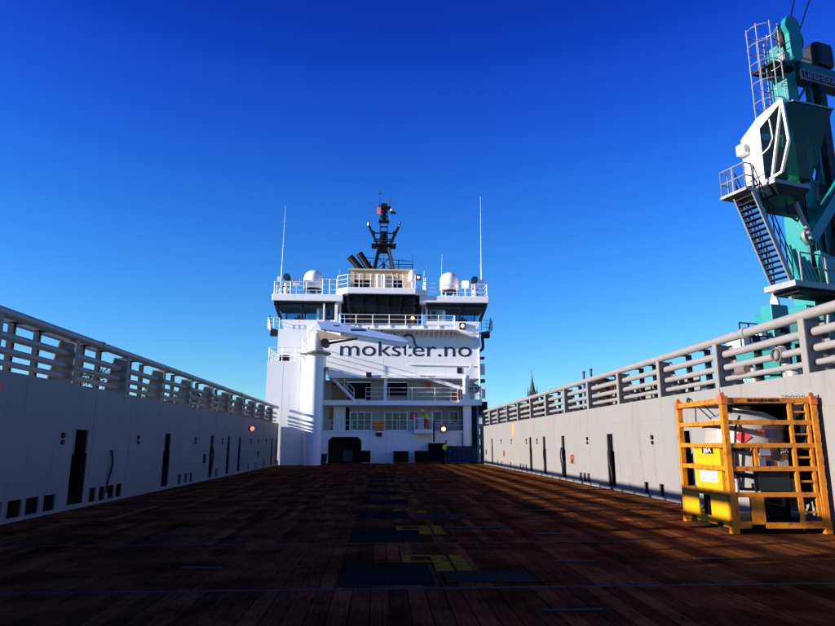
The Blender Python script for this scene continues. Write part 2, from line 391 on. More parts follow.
# ---------------------------------------------------------------- cargo rail walls
def bulwark(side):
    s = side; X = XR if s > 0 else XL; top = 2.93 if s > 0 else 3.04
    T = thing('cargo_rail_wall', 'pale grey sunlit steel cargo rail wall with pipe railing along the right edge of the deck' if s > 0 else
              'shaded grey steel cargo rail wall with pipe railing along the left edge of the deck', 'bulwark', (X, 20, 0))
    y_a, y_b = -11.5, 53.3 if s > 0 else 49.3
    slots = ([23.0, 29.0, 32.4, 35.4, 47.7, 13.3, 17.2, 8.0, 3.0] if s > 0 else [17.1, 23.9, 30.1, 33.4, 36.0, 46.6, 48.6, 8.0, 3.0])
    holes = []
    for q in slots:
        hw = (0.43 if s < 0 and q < 20 else 0.37) if q < 28 else 0.30
        holes += [(q - hw, q + hw, 0.10, 1.35), (q - hw * 0.8, q + hw * 0.8, 1.35, 1.93)]
    sc = ([20.0, 18.9, 25.6, 26.1, 26.6, 36.6, 37.4, 38.1, 41, 44, 45.5, 50.5, 52] if s > 0 else
          [13.6, 14.35, 15.05, 15.8, 18.05, 18.65, 19.25, 19.8, 25.6, 26.4, 27.1, 31.2, 38.6, 40.8, 43.6, 12.8, 12.0])
    for q in sc:
        hw = (0.27 if q < 17 else 0.2) if (s < 0 and q < 22) else 0.15
        holes.append((q - hw, q + hw, 0.07, 0.43))
    bx = ([27.7, 43.1, 50.4] if s > 0 else [29.0, 41.5])
    for q in bx: holes.append((q - 0.25, q + 0.25, 0.75, 1.12))
    m_ = MB(); a, b = (X, X + 0.03) if s > 0 else (X - 0.03, X)
    plate_holes(m_, a, b, y_a, y_b, -0.044, top, holes)
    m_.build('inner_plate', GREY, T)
    # coamings round the tall slots so the openings read as real thickness
    for q in slots:
        hw = (0.43 if s < 0 and q < 20 else 0.37) if q < 28 else 0.30; c = MB()
        for (h, z0, z1) in ((hw, 0.10, 1.35), (hw * 0.8, 1.35, 1.93)):
            for sg in (-1, 1): c.box(min(X + s * 0.031, X + s * 0.16), max(X + s * 0.031, X + s * 0.16), q + sg * h - (0.012 if sg < 0 else 0), q + sg * h + (0 if sg < 0 else 0.012), z0, z1)
        c.build('slot_frame', DARK, T)
    # black sheet painting shade into the openings, outer plate, cap
    x1, x2 = sorted((X + s * 0.34, X + s * 0.36)); MB().box(x1, x2, y_a, y_b, -0.044, top - 0.02).build('void_shade_sheet', VOID, T)
    x1, x2 = sorted((X + s * 0.75, X + s * 0.78)); MB().box(x1, x2, y_a, y_b, -2.8, top - 0.02).build('outer_plate', GREY, T)
    x1, x2 = sorted((X + s * 0.032, X + s * 0.80)); MB().box(x1, x2, y_a, y_b, top - 0.018, top).build('cap_plate', GREY, T)
    # pipe rails
    zs = ((4.09, .105), (3.75, .088), (3.43, .078), (3.15, .062)) if s > 0 else ((4.23, .105), (3.79, .088), (3.48, .078), (3.23, .066))
    for i, (z, r) in enumerate(zs):
        xp = X + s * (0.12 if i == 0 else 0.24)
        MB().tube((xp, y_a, z), (xp, y_b, z), r, 16).build('rail_pipe', PIPE, T, True)
    # couplings on the top pipe
    for q in ((17.9, 36) if s < 0 else (14.0, 31)):
        MB().tube((X + s * .12, q, zs[0][0]), (X + s * .12, q + 0.16, zs[0][0]), 0.13, 16).build('pipe_coupling', PIPE, T, True)
    # posts: T-shaped brackets, plus an outer flange added to shade their plates
    p0 = 11.95 if s > 0 else 13.05 - 0.0
    ps = [p0 + 3.33 * k for k in range(-7, 13)]
    me = None
    for q in ps:
        if q > y_b: continue
        if me is None:
            pb = MB(True); zt = zs[0][0] - 0.02
            pb.box(*sorted((0.0, s * 0.025)), -0.09, 0.09, top - 0.25, zt - 0.06)
            poly = [(s * 0.026, top), (s * 0.60, top), (s * 0.36, zt - 0.1), (s * 0.026, zt - 0.06)]
            pb.prism(poly, 'y', -0.012, 0.012)
            pb.prism([(s * 0.601, top), (s * 0.625, top), (s * 0.385, zt - 0.1), (s * 0.361, zt - 0.1)], 'y', -0.15, 0.15)
            o = pb.build('post', GREY, T); me = o.data
        else:
            o = bpy.data.objects.new('post', me); COL.objects.link(o); o.parent = T
        o.location = (-s * 0.004, q - 20, 0)
    me = None
    for q in ps:
        for d in (1.15, 2.2):
            if q + d > y_b or q + d < 4: continue
            if me is None:
                o = MB(True).box(s * 0.42 - 0.06, s * 0.42 + 0.06, -0.06, 0.06, top, zs[0][0] - 0.05).box(min(s * .12, s * .42), max(s * .12, s * .42), -.03, .03, zs[0][0] - 0.09, zs[0][0] - 0.04).build('stanchion', DARK, T); me = o.data
            else:
                o = bpy.data.objects.new('stanchion', me); COL.objects.link(o); o.parent = T
            o.location = (0, q + d - 20, 0)
    # small fairlead eyes and marks
    eyes = ([15.6, 19.3, 25.5, 36.3, 40.5, 44.0, 33.8] if s > 0 else [16.1, 21.0, 27.4, 32, 39, 41.4, 44.2])
    for q in eyes:
        e = MB(); xx = X - s * 0.03
        e.tube((X, q, 1.78), (X - s * 0.05, q, 1.78), 0.07, 12); e.tube((X, q, 1.62), (X - s * 0.05, q, 1.62), 0.055, 12)
        e.build('lashing_eye', BLACK, T, True)
    # hose and gear hanging in some slots
    for q in ([22.9, 29.2, 32.3] if s > 0 else [30.2, 18.95]):
        h = MB(); pts = [(X - s * 0.04 - 0.03 * math.sin(t * 3.14) * s, q + 0.10 * math.sin(t * 6.0), 1.4 - 1.15 * t) for t in [i / 10 for i in range(11)]]
        h.sweep(pts, 0.03, 8); h.build('hose', BLACK if q != 18.95 else BRIGHT, T, True)
    for k in range(25):
        q = -10.3 + 2.55 * k
        if q < y_b - .2 and not any(h[0] - .05 < q < h[1] + .05 for h in holes): MB().box(*sorted((X + s * .001, X - s * .004)), q - .012, q + .012, .06, top - .03).build('weld_seam', GREY, T)
    MB().box(*sorted((X + s * .001, X - s * .005)), y_a, y_b, 2.28, 2.30).build('weld_seam', GREY, T)
    for (h0, h1, z0, z1) in [h for h in holes if h[3] < .5 or h[2] > .7]:
        r_ = MB(); xx = sorted((X + s * .001, X - s * .012))
        r_.box(*xx, h0 - .03, h0, z0 - (.0 if z0 < .1 else .03), z1 + .03).box(*xx, h1, h1 + .03, z0 - (.0 if z0 < .1 else .03), z1 + .03).box(*xx, h0 + .0001, h1 - .0001, z1, z1 + .03)
        r_.build('opening_rim', GREY, T)
    # foot strip at the bottom
    MB().box(*sorted((X, X - s * 0.02)), y_a, y_b, -0.043, 0.05).build('foot_strip', GREY, T)
    return T
TR = bulwark(1); TL = bulwark(-1)
# painted marks on the walls
MB().box(XR - 0.006, XR - 0.001, 39.6, 40.3, 2.05, 2.75).build('name_plate', mat('ochre_plate', (0.42, 0.26, 0.12)), TR)
MB().box(XR - 0.006, XR - 0.001, 31.5, 31.8, 2.45, 2.7).build('red_mark', PINK, TR)
MB().box(XL + 0.001, XL + 0.006, 13.0, 13.35, 2.62, 2.80).build('red_mark', RED, TL)
for q in (27.7, 43.1):
    c = MB()
    for a in (-0.14, 0.1): c.box(XR - 0.01, XR + 0.1, q + a - .03, q + a + .04, .76, 1.1)
    c.beam((XR - .01, q - .12, 1.05), (XR - .01, q + .1, .8), .05); c.build('towing_cleat', ORR, TR)
# raised outer screen on the right, gangway beam on the left
MB().box(9.0, 9.03, 17.6, 24.5, 2.94, 3.52).build('outer_screen', GREY, TR)
g = thing('gangway', 'long pale grey gangway beam lying outboard of the shaded left rail', 'gangway', (-9.1, 12, 2.9))
MB().box(-8.98, -8.80, -4, 20.6, 4.40, 4.54).build('side_beam', GALV, g)
MB().box(-9.9, -9.75, -4, 6.4, 4.40, 4.54).build('side_beam', GALV, g)
MB().box(-9.74, -8.99, -4, 6.4, 4.41, 4.46).build('walkway_plate', GALV, g)
MB().box(-8.78, -8.74, -4, 6.0, 2.98, 4.39).build('sun_block_panel', GALV, g)  # unseen panel, added to block sun from the near deck
for y in (-3, 2, 9.4, 19.2): MB().box(-8.96, -8.82, y, y + .14, 2.6, 4.39).build('support_leg', DARK, g)
# wall lamps
def bulkhead_lamp(x, y, z, s, label, M=LAMP2, r=0.13):
    t = thing('bulkhead_lamp', label, 'lamp', (x, y, z))
    MB().tube((x, y, z), (x + s * 0.08, y, z), r * 0.9, 14).build('lamp_base', DARK, t, True)
    MB().lathe([(0.01, -r), (r * .7, -r * .7), (r, 0), (r * .7, r * .7), (0.01, r)], (x + s * (0.08 + r), y, z), 14).build('lamp_glass', M, t, True)
    return t
bulkhead_lamp(XL, 38.2, 2.42, 1, 'small orange lit lamp low on the shaded left wall', emit('dim_orange_lamp', (1.0, .3, .12), 0.7), 0.13)

# ---------------------------------------------------------------- superstructure
SS = thing('ship_superstructure', 'white ship accommodation block and bridge carrying the name mokster.no', 'ship superstructure', (0, 53.5, 0))
YF = 53.5
# left tower block
MB().box(-8.70, -4.75, 49.5, 56, -0.04, 7.80).build('left_block', WHITE, SS)
MB().box(-8.62, -4.35, 53.5, 60, 7.81, 11.0).build('inner_block', WHITE, SS)
MB().box(-8.1, -7.6, 49.485, 49.498, 0.0, 0.35).build('foot_vent', DARK, SS)
# lower front wall with working bay opening
m_ = MB(); plate_holes_y(m_, YF, YF + 0.12, -4.74, 6.78, -0.04, 2.44, [(-4.2, -1.5, 0.0, 2.1)])
m_.prism([(-4.2, 2.1), (-4.2, 1.8), (-3.9, 2.1)], 'y', YF + .001, YF + .119); m_.prism([(-1.5, 2.1), (-1.8, 2.1), (-1.5, 1.8)], 'y', YF + .001, YF + .119)
m_.build('lower_wall', WHITE, SS)
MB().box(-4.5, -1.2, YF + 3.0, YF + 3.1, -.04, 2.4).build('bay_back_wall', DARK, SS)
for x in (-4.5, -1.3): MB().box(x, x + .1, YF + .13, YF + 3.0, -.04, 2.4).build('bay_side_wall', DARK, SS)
# decks (slabs)
MB().box(-4.74, 7.0, YF - 0.04, 55.7, 2.45, 2.62).build('deck_slab', WHITE, SS)
MB().box(-4.74, 8.25, YF - 0.10, 55.7, 4.68, 5.07).build('deck_slab', WHITE, SS)
MB().box(6.45, 8.25, 52.0, YF - 0.11, 4.62, 5.09).build('side_platform', WHITE, SS)
# recessed back walls
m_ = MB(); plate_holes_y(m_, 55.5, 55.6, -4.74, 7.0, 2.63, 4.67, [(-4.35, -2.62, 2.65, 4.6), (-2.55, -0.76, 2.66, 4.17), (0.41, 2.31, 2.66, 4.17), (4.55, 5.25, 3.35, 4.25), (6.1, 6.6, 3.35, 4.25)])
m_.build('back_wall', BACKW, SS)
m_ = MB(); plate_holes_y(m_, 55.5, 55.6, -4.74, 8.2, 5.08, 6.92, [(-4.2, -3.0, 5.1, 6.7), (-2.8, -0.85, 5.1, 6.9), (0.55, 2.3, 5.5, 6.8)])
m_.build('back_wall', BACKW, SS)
MB().box(-4.7, 8.2, 57.2, 57.3, 2.6, 6.9).build('inner_partition', DARK, SS)
MB().box(-4.74, 8.25, 57.31, 66, -.04, 6.9).build('core', WHITE, SS)
MB().box(8.0, 8.25, YF + .3, 57.3, -.04, 4.67).build('side_wall', WHITE, SS)
# framed windows on the lower balcony
def framed(x0, x1, z0, z1, n, y=55.48):
    f = MB(); t = 0.09
    f.box(x0 - t, x0 + .02, y - .06, y + .03, z0, z1 + t).box(x1 - .02, x1 + t, y - .06, y + .03, z0, z1 + t).box(x0 + .021, x1 - .021, y - .06, y + .03, z1, z1 + t).box(x0 + .021, x1 - .021, y - .06, y + .03, z0 - .02, z0 + .05)
    for i in range(1, n):
        x = x0 + (x1 - x0) * i / n; f.box(x - .035, x + .035, y - .05, y + .02, z0 + .051, z1 - .001)
    fo = f.build('window_frame', WHITE2, SS)
    for i in range(n):
        a = x0 + (x1 - x0) * i / n; b = x0 + (x1 - x0) * (i + 1) / n
        MB().box(a + .036, b - .036, y + .03, y + .04, z0 + .05, z1 - .001).build('pane', WINB, fo)
framed(-2.50, -0.78, 2.68, 4.15, 3); framed(0.44, 2.28, 2.68, 4.15, 3)
for x in (4.9, 6.35):
    f = MB(); f.box(x - .4, x - .34, 55.44, 55.62, 3.3, 4.3).box(x + .34, x + .4, 55.44, 55.62, 3.3, 4.3).box(x - .339, x + .339, 55.44, 55.62, 4.24, 4.3).box(x - .339, x + .339, 55.44, 55.62, 3.3, 3.36)
    fo = f.build('window_frame', WHITE2, SS); MB().box(x - .338, x + .338, 55.52, 55.54, 3.361, 4.239).build('pane', WINB, fo)
MB().box(-3.95, -2.95, 55.38, 55.49, 2.66, 4.62).build('door', WHITE, SS)
MB().box(2.6, 3.15, 55.42, 55.49, 3.55, 4.15).build('fire_box', RED, SS)
MB().box(3.95, 4.35, 55.4, 55.49, 6.25, 6.7).build('fire_box', RED, SS)
MB().box(2.2, 2.5, 55.44, 55.49, 6.3, 6.5).build('gauge_box', DARK, SS)
MB().box(2.35, 2.42, 55.40, 55.49, 5.1, 6.9).build('drain_pipe', WHITE2, SS)
MB().box(-1.2, -.75, YF - .45, YF - .29, 6.95, 7.35).build('speaker_horn', BLACK, SS)
# small framed gear on the upper balcony
f = MB(); f.box(6.0, 6.08, 54.8, 54.9, 5.1, 6.2).box(7.1, 7.18, 54.8, 54.9, 5.1, 6.2).box(6.081, 7.099, 54.8, 54.9, 6.1, 6.2); f.build('equipment_frame', WHITE2, SS)
MB().box(6.15, 7.0, 54.95, 55.3, 5.1, 5.95).build('equipment_box', mat('brick_red_box', (.25, .07, .05)), SS)
# columns
MB().box(-0.02 + .3, .55, YF + .02, YF + .25, 5.08, 6.92).build('column', WHITE, SS)
MB().tube((7.15, 52.9, -.04), (7.15, 52.9, 4.61), .36, 20).build('column', WHITE, SS, True)
# name wall
MB().box(-4.34, 8.40, YF, 57.2, 6.93, 10.92).build('name_wall', WHITE, SS)
MB().prism([(-4.3, 7.14), (6.0, 7.14), (6.6, 6.9), (-4.3, 6.9)], 'y', YF - 0.28, YF - 0.002).build('eyebrow_beam', WHITE, SS)
MB().prism([(3.6, 6.9), (6.7, 6.0), (7.0, 6.0), (7.0, 6.2), (4.6, 6.9)], 'y', YF - 0.1, YF + .1).build('gusset', WHITE, SS)
MB().box(3.3, 4.6, YF - .29, YF - .281, 7.03, 7.12).build('red_stripe', PINK, SS)
MB().box(6.42, 6.86, YF - .03, YF, 7.35, 7.85).build('vent', BLACK, SS)
t_ = text('lettering', 'mokster.no', NAVY, (-3.42, -0.012, 8.78), 1.82, parent=SS, width=11.1, depth=0.006, bold=0.0)
for x in (-2.2, .2, 2.9, 5.4, 7.6): MB().box(x, x + .02, YF - .006, YF + .002, 7.2, 10.8).build('weld_seam', WHITE, SS)
MB().box(-4.2, 8.3, YF - .007, YF + .002, 8.35, 8.37).build('weld_seam', WHITE, SS)
for x in (-7.5, -6.2): MB().box(x, x + .02, 49.494, 49.502, .4, 7.75).build('weld_seam', WHITE, SS)
for z in (2.6, 5.1): MB().box(-8.68, -5.7, 49.494, 49.502, z, z + .02).build('weld_seam', WHITE, SS)
# pipe line along the wall
MB().tube((2.3, YF - .08, 8.05), (8.2, YF - .08, 7.98), .04, 8).build('pipe', WHITE2, SS, True)
MB().tube((8.33, YF - .08, 5.1), (8.33, YF - .08, 10.9), .06, 8).build('pipe', WHITE2, SS, True)
# stair from the name wall deck to the upper balcony
st = MB(); a = Vector((-4.25, 54.0, 7.2)); b = Vector((-2.2, 54.0, 5.15))
st.beam(a, b, .06, .24); st.beam(a + Vector((0, .7, 0)), b + Vector((0, .7, 0)), .06, .24)
sto = st.build('stair', WHITE2, SS)
for i in range(1, 10):
    p = a.lerp(b, i / 10); MB().box(p.x - .13, p.x + .13, 54.04, 54.66, p.z - .02, p.z + .02).build('step', GALV, sto)
hr = MB()
for h in (.45, .9): hr.tube(a + Vector((.2, -.02, h - .3)), b + Vector((0, -.02, h)), .03, 6)
for i in (3, 6, 10):
    p = a.lerp(b, i / 10); hr.tube(p + Vector((0, -.02, 0)), p + Vector((0, -.02, .85)), .03, 6)
hr.build('handrail', WHITE2, sto, True)
MB().box(-2.3, -1.3, 53.9, 54.8, 5.08, 5.2).build('stair_landing', WHITE, SS)
# catwalk below the bridge
MB().box(-3.5, 6.2, 52.3, YF - .002, 10.86, 10.94).build('catwalk', WHITE, SS)
MB().prism([(6.2, 10.94), (6.2, 10.86), (7.6, 10.35), (7.9, 10.35)], 'y', 52.3, YF - .002).build('catwalk_end', WHITE, SS)
for i in range(24):
    x = -3.4 + i * .41; MB().prism([(52.35, 10.85), (YF - .003, 10.85), (YF - .003, 10.3)], 'x', x, x + .04).build('bracket', WHITE, SS)
railing([(-3.45, YF - .1), (-3.45, 52.35), (6.15, 52.35), (6.15, YF - .1)], 10.94, 1.15, SS, sp=1.35)
MB().box(-3.3, 6.1, 52.42, 52.44, 10.95, 11.25).build('toe_board', WHITE, SS)
# railings on decks
railing([(-4.1, YF), (6.9, YF)], 2.62, .85, SS, sp=1.9, r=.018, rails=2)
railing([(-1.2, YF - .05), (6.45, YF - .05)], 5.07, 1.05, SS, sp=1.9, r=.022)
railing([(6.5, 52.1), (8.2, 52.1), (8.2, YF)], 5.09, 1.05, SS, sp=.6)
railing([(-8.6, 53.3), (-8.6, 49.6), (-5.6, 49.6)], 7.80, 1.05, SS, sp=1.0)
railing([(-6.1, 49.9), (-6.1, 53.2)], 7.80, 1.8, SS, sp=1.2, rails=4)
# bridge -----------------------------------------------------------
YB = 54.5
MB().box(-8.2, 8.2, YB + .2, 58.4, 10.93, 11.25).build('bridge_floor', WHITE, SS)
# wing bulwarks
for s in (-1, 1):
    MB().prism([(s * 3.9, 11.0), (s * 8.25, 11.0), (s * 8.55, 11.95), (s * 3.9, 11.95)], 'y', YB - .25, YB - .15).build('wing_bulwark', WHITE, SS)
    MB().hexa([(s * 8.25, YB - .15, 11.0), (s * 8.25, 58.4, 11.0), (s * 8.2, 58.4, 11.0), (s * 8.2, YB - .15, 11.0), (s * 8.55, YB - .15, 11.95), (s * 8.55, 58.4, 11.95), (s * 8.5, 58.4, 11.95), (s * 8.5, YB - .15, 11.95)]).build('wing_bulwark', WHITE, SS)
    MB().box(min(s * 3.9, s * 8.5), max(s * 3.9, s * 8.5), 58.3, 58.4, 11.0, 11.95).build('wing_bulwark', WHITE, SS)
    # wing roof fascia
    xa, xb = sorted((s * 3.3, s * 9.35))
    MB().box(xa, xb, YB - .55, 58.9, 13.55, 14.15).build('wing_roof', WHITE, SS, bevel=.06)
    MB().box(min(s * 3.9, s * 9.2), max(s * 3.9, s * 9.2), YB - .45, 58.8, 13.40, 13.54).build('wing_header', BLACK, SS)
    MB().box(min(s * 3.9, s * 9.0), max(s * 3.9, s * 9.0), YB - .3, YB - .24, 12.98, 13.39).build('wing_header', BLACK, SS)
    # mullions
    for (x0, x1) in ((8.55, 9.1), (6.7, 6.95), (4.1, 4.1)):
        MB().beam((s * x0, YB - .2, 11.96), (s * x1, YB - .3, 13.4), .28 if x0 > 8 else .16, .12, (0, 1, 0)).build('mullion', BLACK, SS)
    for x in (5.4, 7.0, 8.7): MB().beam((s * x, 58.35, 11.96), (s * x, 58.5, 13.4), .10, .1, (0, 1, 0)).build('mullion', BLACK, SS)
    for k_, (x0, x1, t0, t1) in enumerate(((4.15, 6.68, 4.15, 6.9), (6.8, 8.5, 7.0, 9.0))):
        for (y0, y1) in ((YB - .2, YB - .28), (58.36, 58.5)):
            P = [(s * x0, y0, 11.96), (s * x1, y0, 11.96), (s * x1, y0 + .01, 11.96), (s * x0, y0 + .01, 11.96), (s * t0, y1, 13.39), (s * t1, y1, 13.39), (s * t1, y1 + .01, 13.39), (s * t0, y1 + .01, 13.39)]
            MB().hexa(P).build('window', GLASS_L, SS)
    # consoles seen inside
    MB().box(min(s * 7.0, s * 7.6), max(s * 7.0, s * 7.6), 55.4, 56.0, 11.25, 12.35).box(min(s * 7.1, s * 7.3), max(s * 7.1, s * 7.3), 55.5, 55.9, 12.35, 12.6).build('console', BLACK, SS)
    # side walls of the centre bridge
    xa, xb = sorted((s * 3.85, s * 5.35))
    MB().box(xa, xb, YB + .3, YB + .38, 11.26, 13.39).build('door_wall', WHITE, SS)
    xa, xb = sorted((s * 4.15, s * 5.05))
    d = MB().box(xa, xb, YB + .24, YB + .298, 11.3, 13.2).build('door', mat('pale_grey_door', (.55, .58, .62)), SS)
    MB().box(s * 4.6 - .16, s * 4.6 + .16, YB + .225, YB + .239, 12.4, 12.9).build('door_window', WINB, d)
    MB().box(s * 4.6 - .3, s * 4.6 + .1, YB + .225, YB + .239, 12.15, 12.22).build('handle', RED, d)
    MB().box(min(s * 5.35, s * 5.55), max(s * 5.35, s * 5.55), YB - .2, YB + .38, 11.26, 13.54).build('pillar', WHITE, SS)
MB().box(-4.0, -3.75, YB - .35, YB - .1, 10.95, 13.54).build('pillar', WHITE, SS)
MB().box(-5.0, -4.85, YB - .35, YB - .1, 10.95, 13.54).build('pillar', WHITE, SS)
# centre glazed bay: raked outwards to the top
top = [(-3.35, YB + .3), (-2.85, YB - .75), (2.85, YB - .75), (3.35, YB + .3)]; bot = [(-2.95, YB + .6), (-2.35, YB + .25), (2.35, YB + .25), (2.95, YB + .6)]
def lerp(a, b, t): return tuple(a[i] + (b[i] - a[i]) * t for i in range(len(a)))
for i in range(3):
    n = 5 if i == 1 else 1
    for k in range(n):
        t0, t1 = lerp(top[i], top[i + 1], k / n), lerp(top[i], top[i + 1], (k + 1) / n); b0, b1 = lerp(bot[i], bot[i + 1], k / n), lerp(bot[i], bot[i + 1], (k + 1) / n)
        P = [(*b0, 11.4), (*b1, 11.4), (b1[0], b1[1] + .02, 11.4), (b0[0], b0[1] + .02, 11.4), (*t0, 14.05), (*t1, 14.05), (t1[0], t1[1] + .02, 14.05), (t0[0], t0[1] + .02, 14.05)]
        MB().hexa(P).build('window', GLASS_D, SS)
        MB().beam((*b0, 11.4), (*t0, 14.05), .09 if (i, k) not in ((1, 0), (0, 0)) else .16, .07, (0, 1, 0)).build('mullion', BLACK, SS)
MB().beam((*bot[2], 11.4), (*top[2], 14.05), .16, .07, (0, 1, 0)).build('mullion', BLACK, SS); MB().beam((*bot[3], 11.4), (*top[3], 14.05), .16, .07, (0, 1, 0)).build('mullion', BLACK, SS)
MB().box(-2.95, 2.95, YB + .62, YB + .7, 11.26, 11.6).build('window_sill', WHITE, SS)
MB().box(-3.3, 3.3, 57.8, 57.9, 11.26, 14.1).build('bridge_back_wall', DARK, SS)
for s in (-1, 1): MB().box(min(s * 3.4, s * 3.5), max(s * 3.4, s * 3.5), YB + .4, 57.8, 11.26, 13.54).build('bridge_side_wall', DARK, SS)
for (x, z) in ((-1.9, 12.3), (-.4, 12.2), (1.2, 12.4)): MB().box(x - .3, x + .3, YB + 1.6, YB + 1.9, 11.3, z).build('chair_back', GREYL, SS)
# centre roof with chamfered fascia
MB().prism([(-3.95, YB - .2), (-2.95, YB - .95), (2.95, YB - .95), (3.95, YB - .2), (3.95, 59), (-3.95, 59)], 'z', 14.17, 14.72).build('bridge_roof', WHITE, SS, bevel=.05)
MB().prism([(-3.6, YB), (-2.85, YB - .8), (2.85, YB - .8), (3.6, YB), (3.6, 58.8), (-3.6, 58.8)], 'z', 14.06, 14.169).build('roof_soffit', BLACK, SS)
railing([(-3.85, YB + 1.2), (-3.85, YB - .1), (-2.9, YB - .85), (2.9, YB - .85), (3.85, YB - .1), (3.85, YB + 1.2)], 14.72, 1.15, SS, sp=1.0)
railing([(-5.1, YB - .3), (-3.9, YB - .3)], 14.15, 1.4, SS, sp=.55)
railing([(-9.2, 58), (-9.2, YB - .4), (-5.1, YB - .4)], 14.15, 1.1, SS, sp=1.4)
railing([(3.95, YB - .4), (9.2, YB - .4), (9.2, 58)], 14.15, 1.1, SS, sp=1.4)
# tan wheelhouse top
m_ = MB(); plate_holes_y(m_, 56.4, 56.5, -2.85, 2.95, 14.73, 16.95, [(-2.5, -.9, 15.35, 16.1), (0.9, 1.9, 15.4, 16.1)]); m_.build('top_house_wall', CREAM, SS)
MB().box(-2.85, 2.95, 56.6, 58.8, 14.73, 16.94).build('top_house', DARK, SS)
MB().box(-3.0, 3.1, 56.2, 58.9, 16.96, 17.1).build('top_house_roof', CREAM, SS)
for x in (-2.5, -1.7, -.9, 0.9, 1.4, 1.9): MB().box(x - .03, x + .03, 56.36, 56.39, 14.9, 16.8).build('frame_bar', CREAM if x < 0 else WHITE2, SS)
for x in (-.35, .25): MB().tube((x, 56.2, 14.75), (x, 56.2, 16.6), .13, 12).build('vent_pipe', WHITE2, SS, True)
# wing end gear
for s in (-1, 1):
    gmb = MB()
    gmb.beam((s * 8.5, 54.2, 10.9), (s * 9.3, 54.2, 11.1), .12); gmb.beam((s * 9.3, 54.2, 11.1), (s * 9.5, 54.2, 12.3), .07)
    gmb.box(min(s * 8.65, s * 9.35), max(s * 8.65, s * 9.35), 53.9, 54.4, 10.5, 11.0)
    gmb.build('wing_bracket', BLACK, SS)
    railing([(s * 8.6, 53.8), (s * 9.55, 53.8), (s * 9.55, 55)], 11.1, .9, SS, M=WHITE2 if s < 0 else DARK, sp=.4, r=.02)
MB().beam((8.7, 54.0, 10.6), (8.75, 54.0, 9.6), .22).build('hose_bundle', BLACK, SS)
MB().beam((8.75, 54.0, 9.6), (8.45, 53.9, 9.3), .2).build('hose_bundle', BLACK, SS)
# right edge service boxes
for z, h in ((5.3, .9), (6.6, .3), (7.3, .9), (8.6, .2)): MB().box(8.42, 8.8, YF + .1, YF + .5, z, z + h).build('service_box', WHITE2 if h > .5 else DARK, SS)
MB().box(8.25, 8.9, YF - .2, YF + .6, 3.9, 5.0).build('service_box', DARK, SS)
MB().box(7.55, 8.0, YF - .2, YF + 1.5, -.04, 4.6).build('passage_dark_fill', BLUE, SS)  # dark blue block standing in for the dark side passage

# searchlight posts, domes, antennas
def radome(x, lab):
    t = thing('radome', lab, 'radome', (x, 56, 14.15), group=None)
    for a in (0, 90, 180, 270): MB().tube((x + .45 * math.cos(R(a + 45)), 56 + .45 * math.sin(R(a + 45)), 14.15), (x + .5 * math.cos(R(a + 45)), 56 + .5 * math.sin(R(a + 45)), 14.9), .06, 8).build('leg', WHITE2, t, True)
    MB().lathe([(.7, 0), (.82, .05), (.82, .14), (.7, .18)], (x, 56, 14.86), 28).build('base_ring', DARK, t, True)
    MB().lathe([(.78, 0), (.86, .12), (.86, .95), (.80, 1.25), (.64, 1.5), (.38, 1.66), (.02, 1.71)], (x, 56, 15.05), 32).build('dome', WHITE2, t, True)
radome(-6.1, 'white domed satellite radome on the left wing roof of the bridge'); radome(6.1, 'white domed satellite radome on the right wing roof of the bridge')
def whip(x, y, z0, z1, lab, r=.05):
    t = thing('whip_antenna', lab, 'antenna', (x, y, z0))
    MB().tube((x, y, z0), (x, y, z0 + (z1 - z0) * .35), r * 1.5, 10).build('antenna_base', WHITE2, t, True)
    MB().tube((x, y, z0 + (z1 - z0) * .35), (x + .08, y, z1), r * .9, 8, r * .25).build('rod', WHITE2, t, True)
whip(-8.95, 56, 14.15, 22.9, 'tall white whip antenna at the outer end of the left wing roof', .035)
whip(9.05, 56, 14.15, 24.2, 'tall white whip antenna at the outer end of the right wing roof', .045)
whip(5.35, 55.6, 14.15, 18.4, 'thin short whip antenna beside the right radome', .03)
whip(3.75, 55.8, 14.72, 16.9, 'short white antenna with thick middle at the right end of the bridge roof', .04)
whip(-3.9, 56.3, 14.15, 17.0, 'short thin whip antenna left of the tan wheelhouse top', .025)
def searchpost(x, s, lab):
    t = thing('searchlight_post', lab, 'searchlight', (x, 55.2, 14.15))
    MB().tube((x, 55.2, 14.15), (x, 55.2, 15.6), .26, 14, .2).build('post', WHITE2, t, True)
    MB().box(x - .3, x + .3, 55.0, 55.4, 14.5, 14.6).box(x - .28, x + .28, 55.0, 55.4, 15.0, 15.1).build('step', DARK, t)
    MB().tube((x + s * -.05, 54.7, 15.85), (x + s * -.05, 55.4, 15.85), .3, 18).build('searchlight', DARK, t, True)
    MB().tube((x + s * -.05, 54.66, 15.85), (x + s * -.05, 54.69, 15.85), .25, 18).build('lens', WINB, t, True)
    MB().box(x - s * 1.15, x - s * .6, 54.9, 55.3, 15.2, 15.75).box(x - s * .9, x - s * .85, 55.05, 55.15, 14.15, 15.2).build('flood_light', LAMP2 if s > 0 else WHITE2, t)
    MB().box(x + s * .4, x + s * .8, 54.9, 55.2, 15.5, 15.9).beam((x, 55.1, 15.3), (x + s * .6, 55.05, 15.6), .06).build('flood_light', WHITE2, t)
searchpost(-8.35, -1, 'white post with dark round searchlight and two floodlights on the left wing roof'); searchpost(8.3, 1, 'white post with dark round searchlight and a lit floodlight on the right wing roof')
t = thing('radome', 'small white capsule shaped dome at the right corner of the tan top house', 'radome', (2.75, 56.1, 14.72))
MB().tube((2.75, 56.1, 14.72), (2.75, 56.1, 15.9), .08, 8).build('post', WHITE2, t, True)
MB().lathe([(.1, 0), (.32, .15), (.34, .7), (.26, 1.0), (.02, 1.15)], (2.75, 56.1, 15.85), 20).build('dome', WHITE2, t, True)

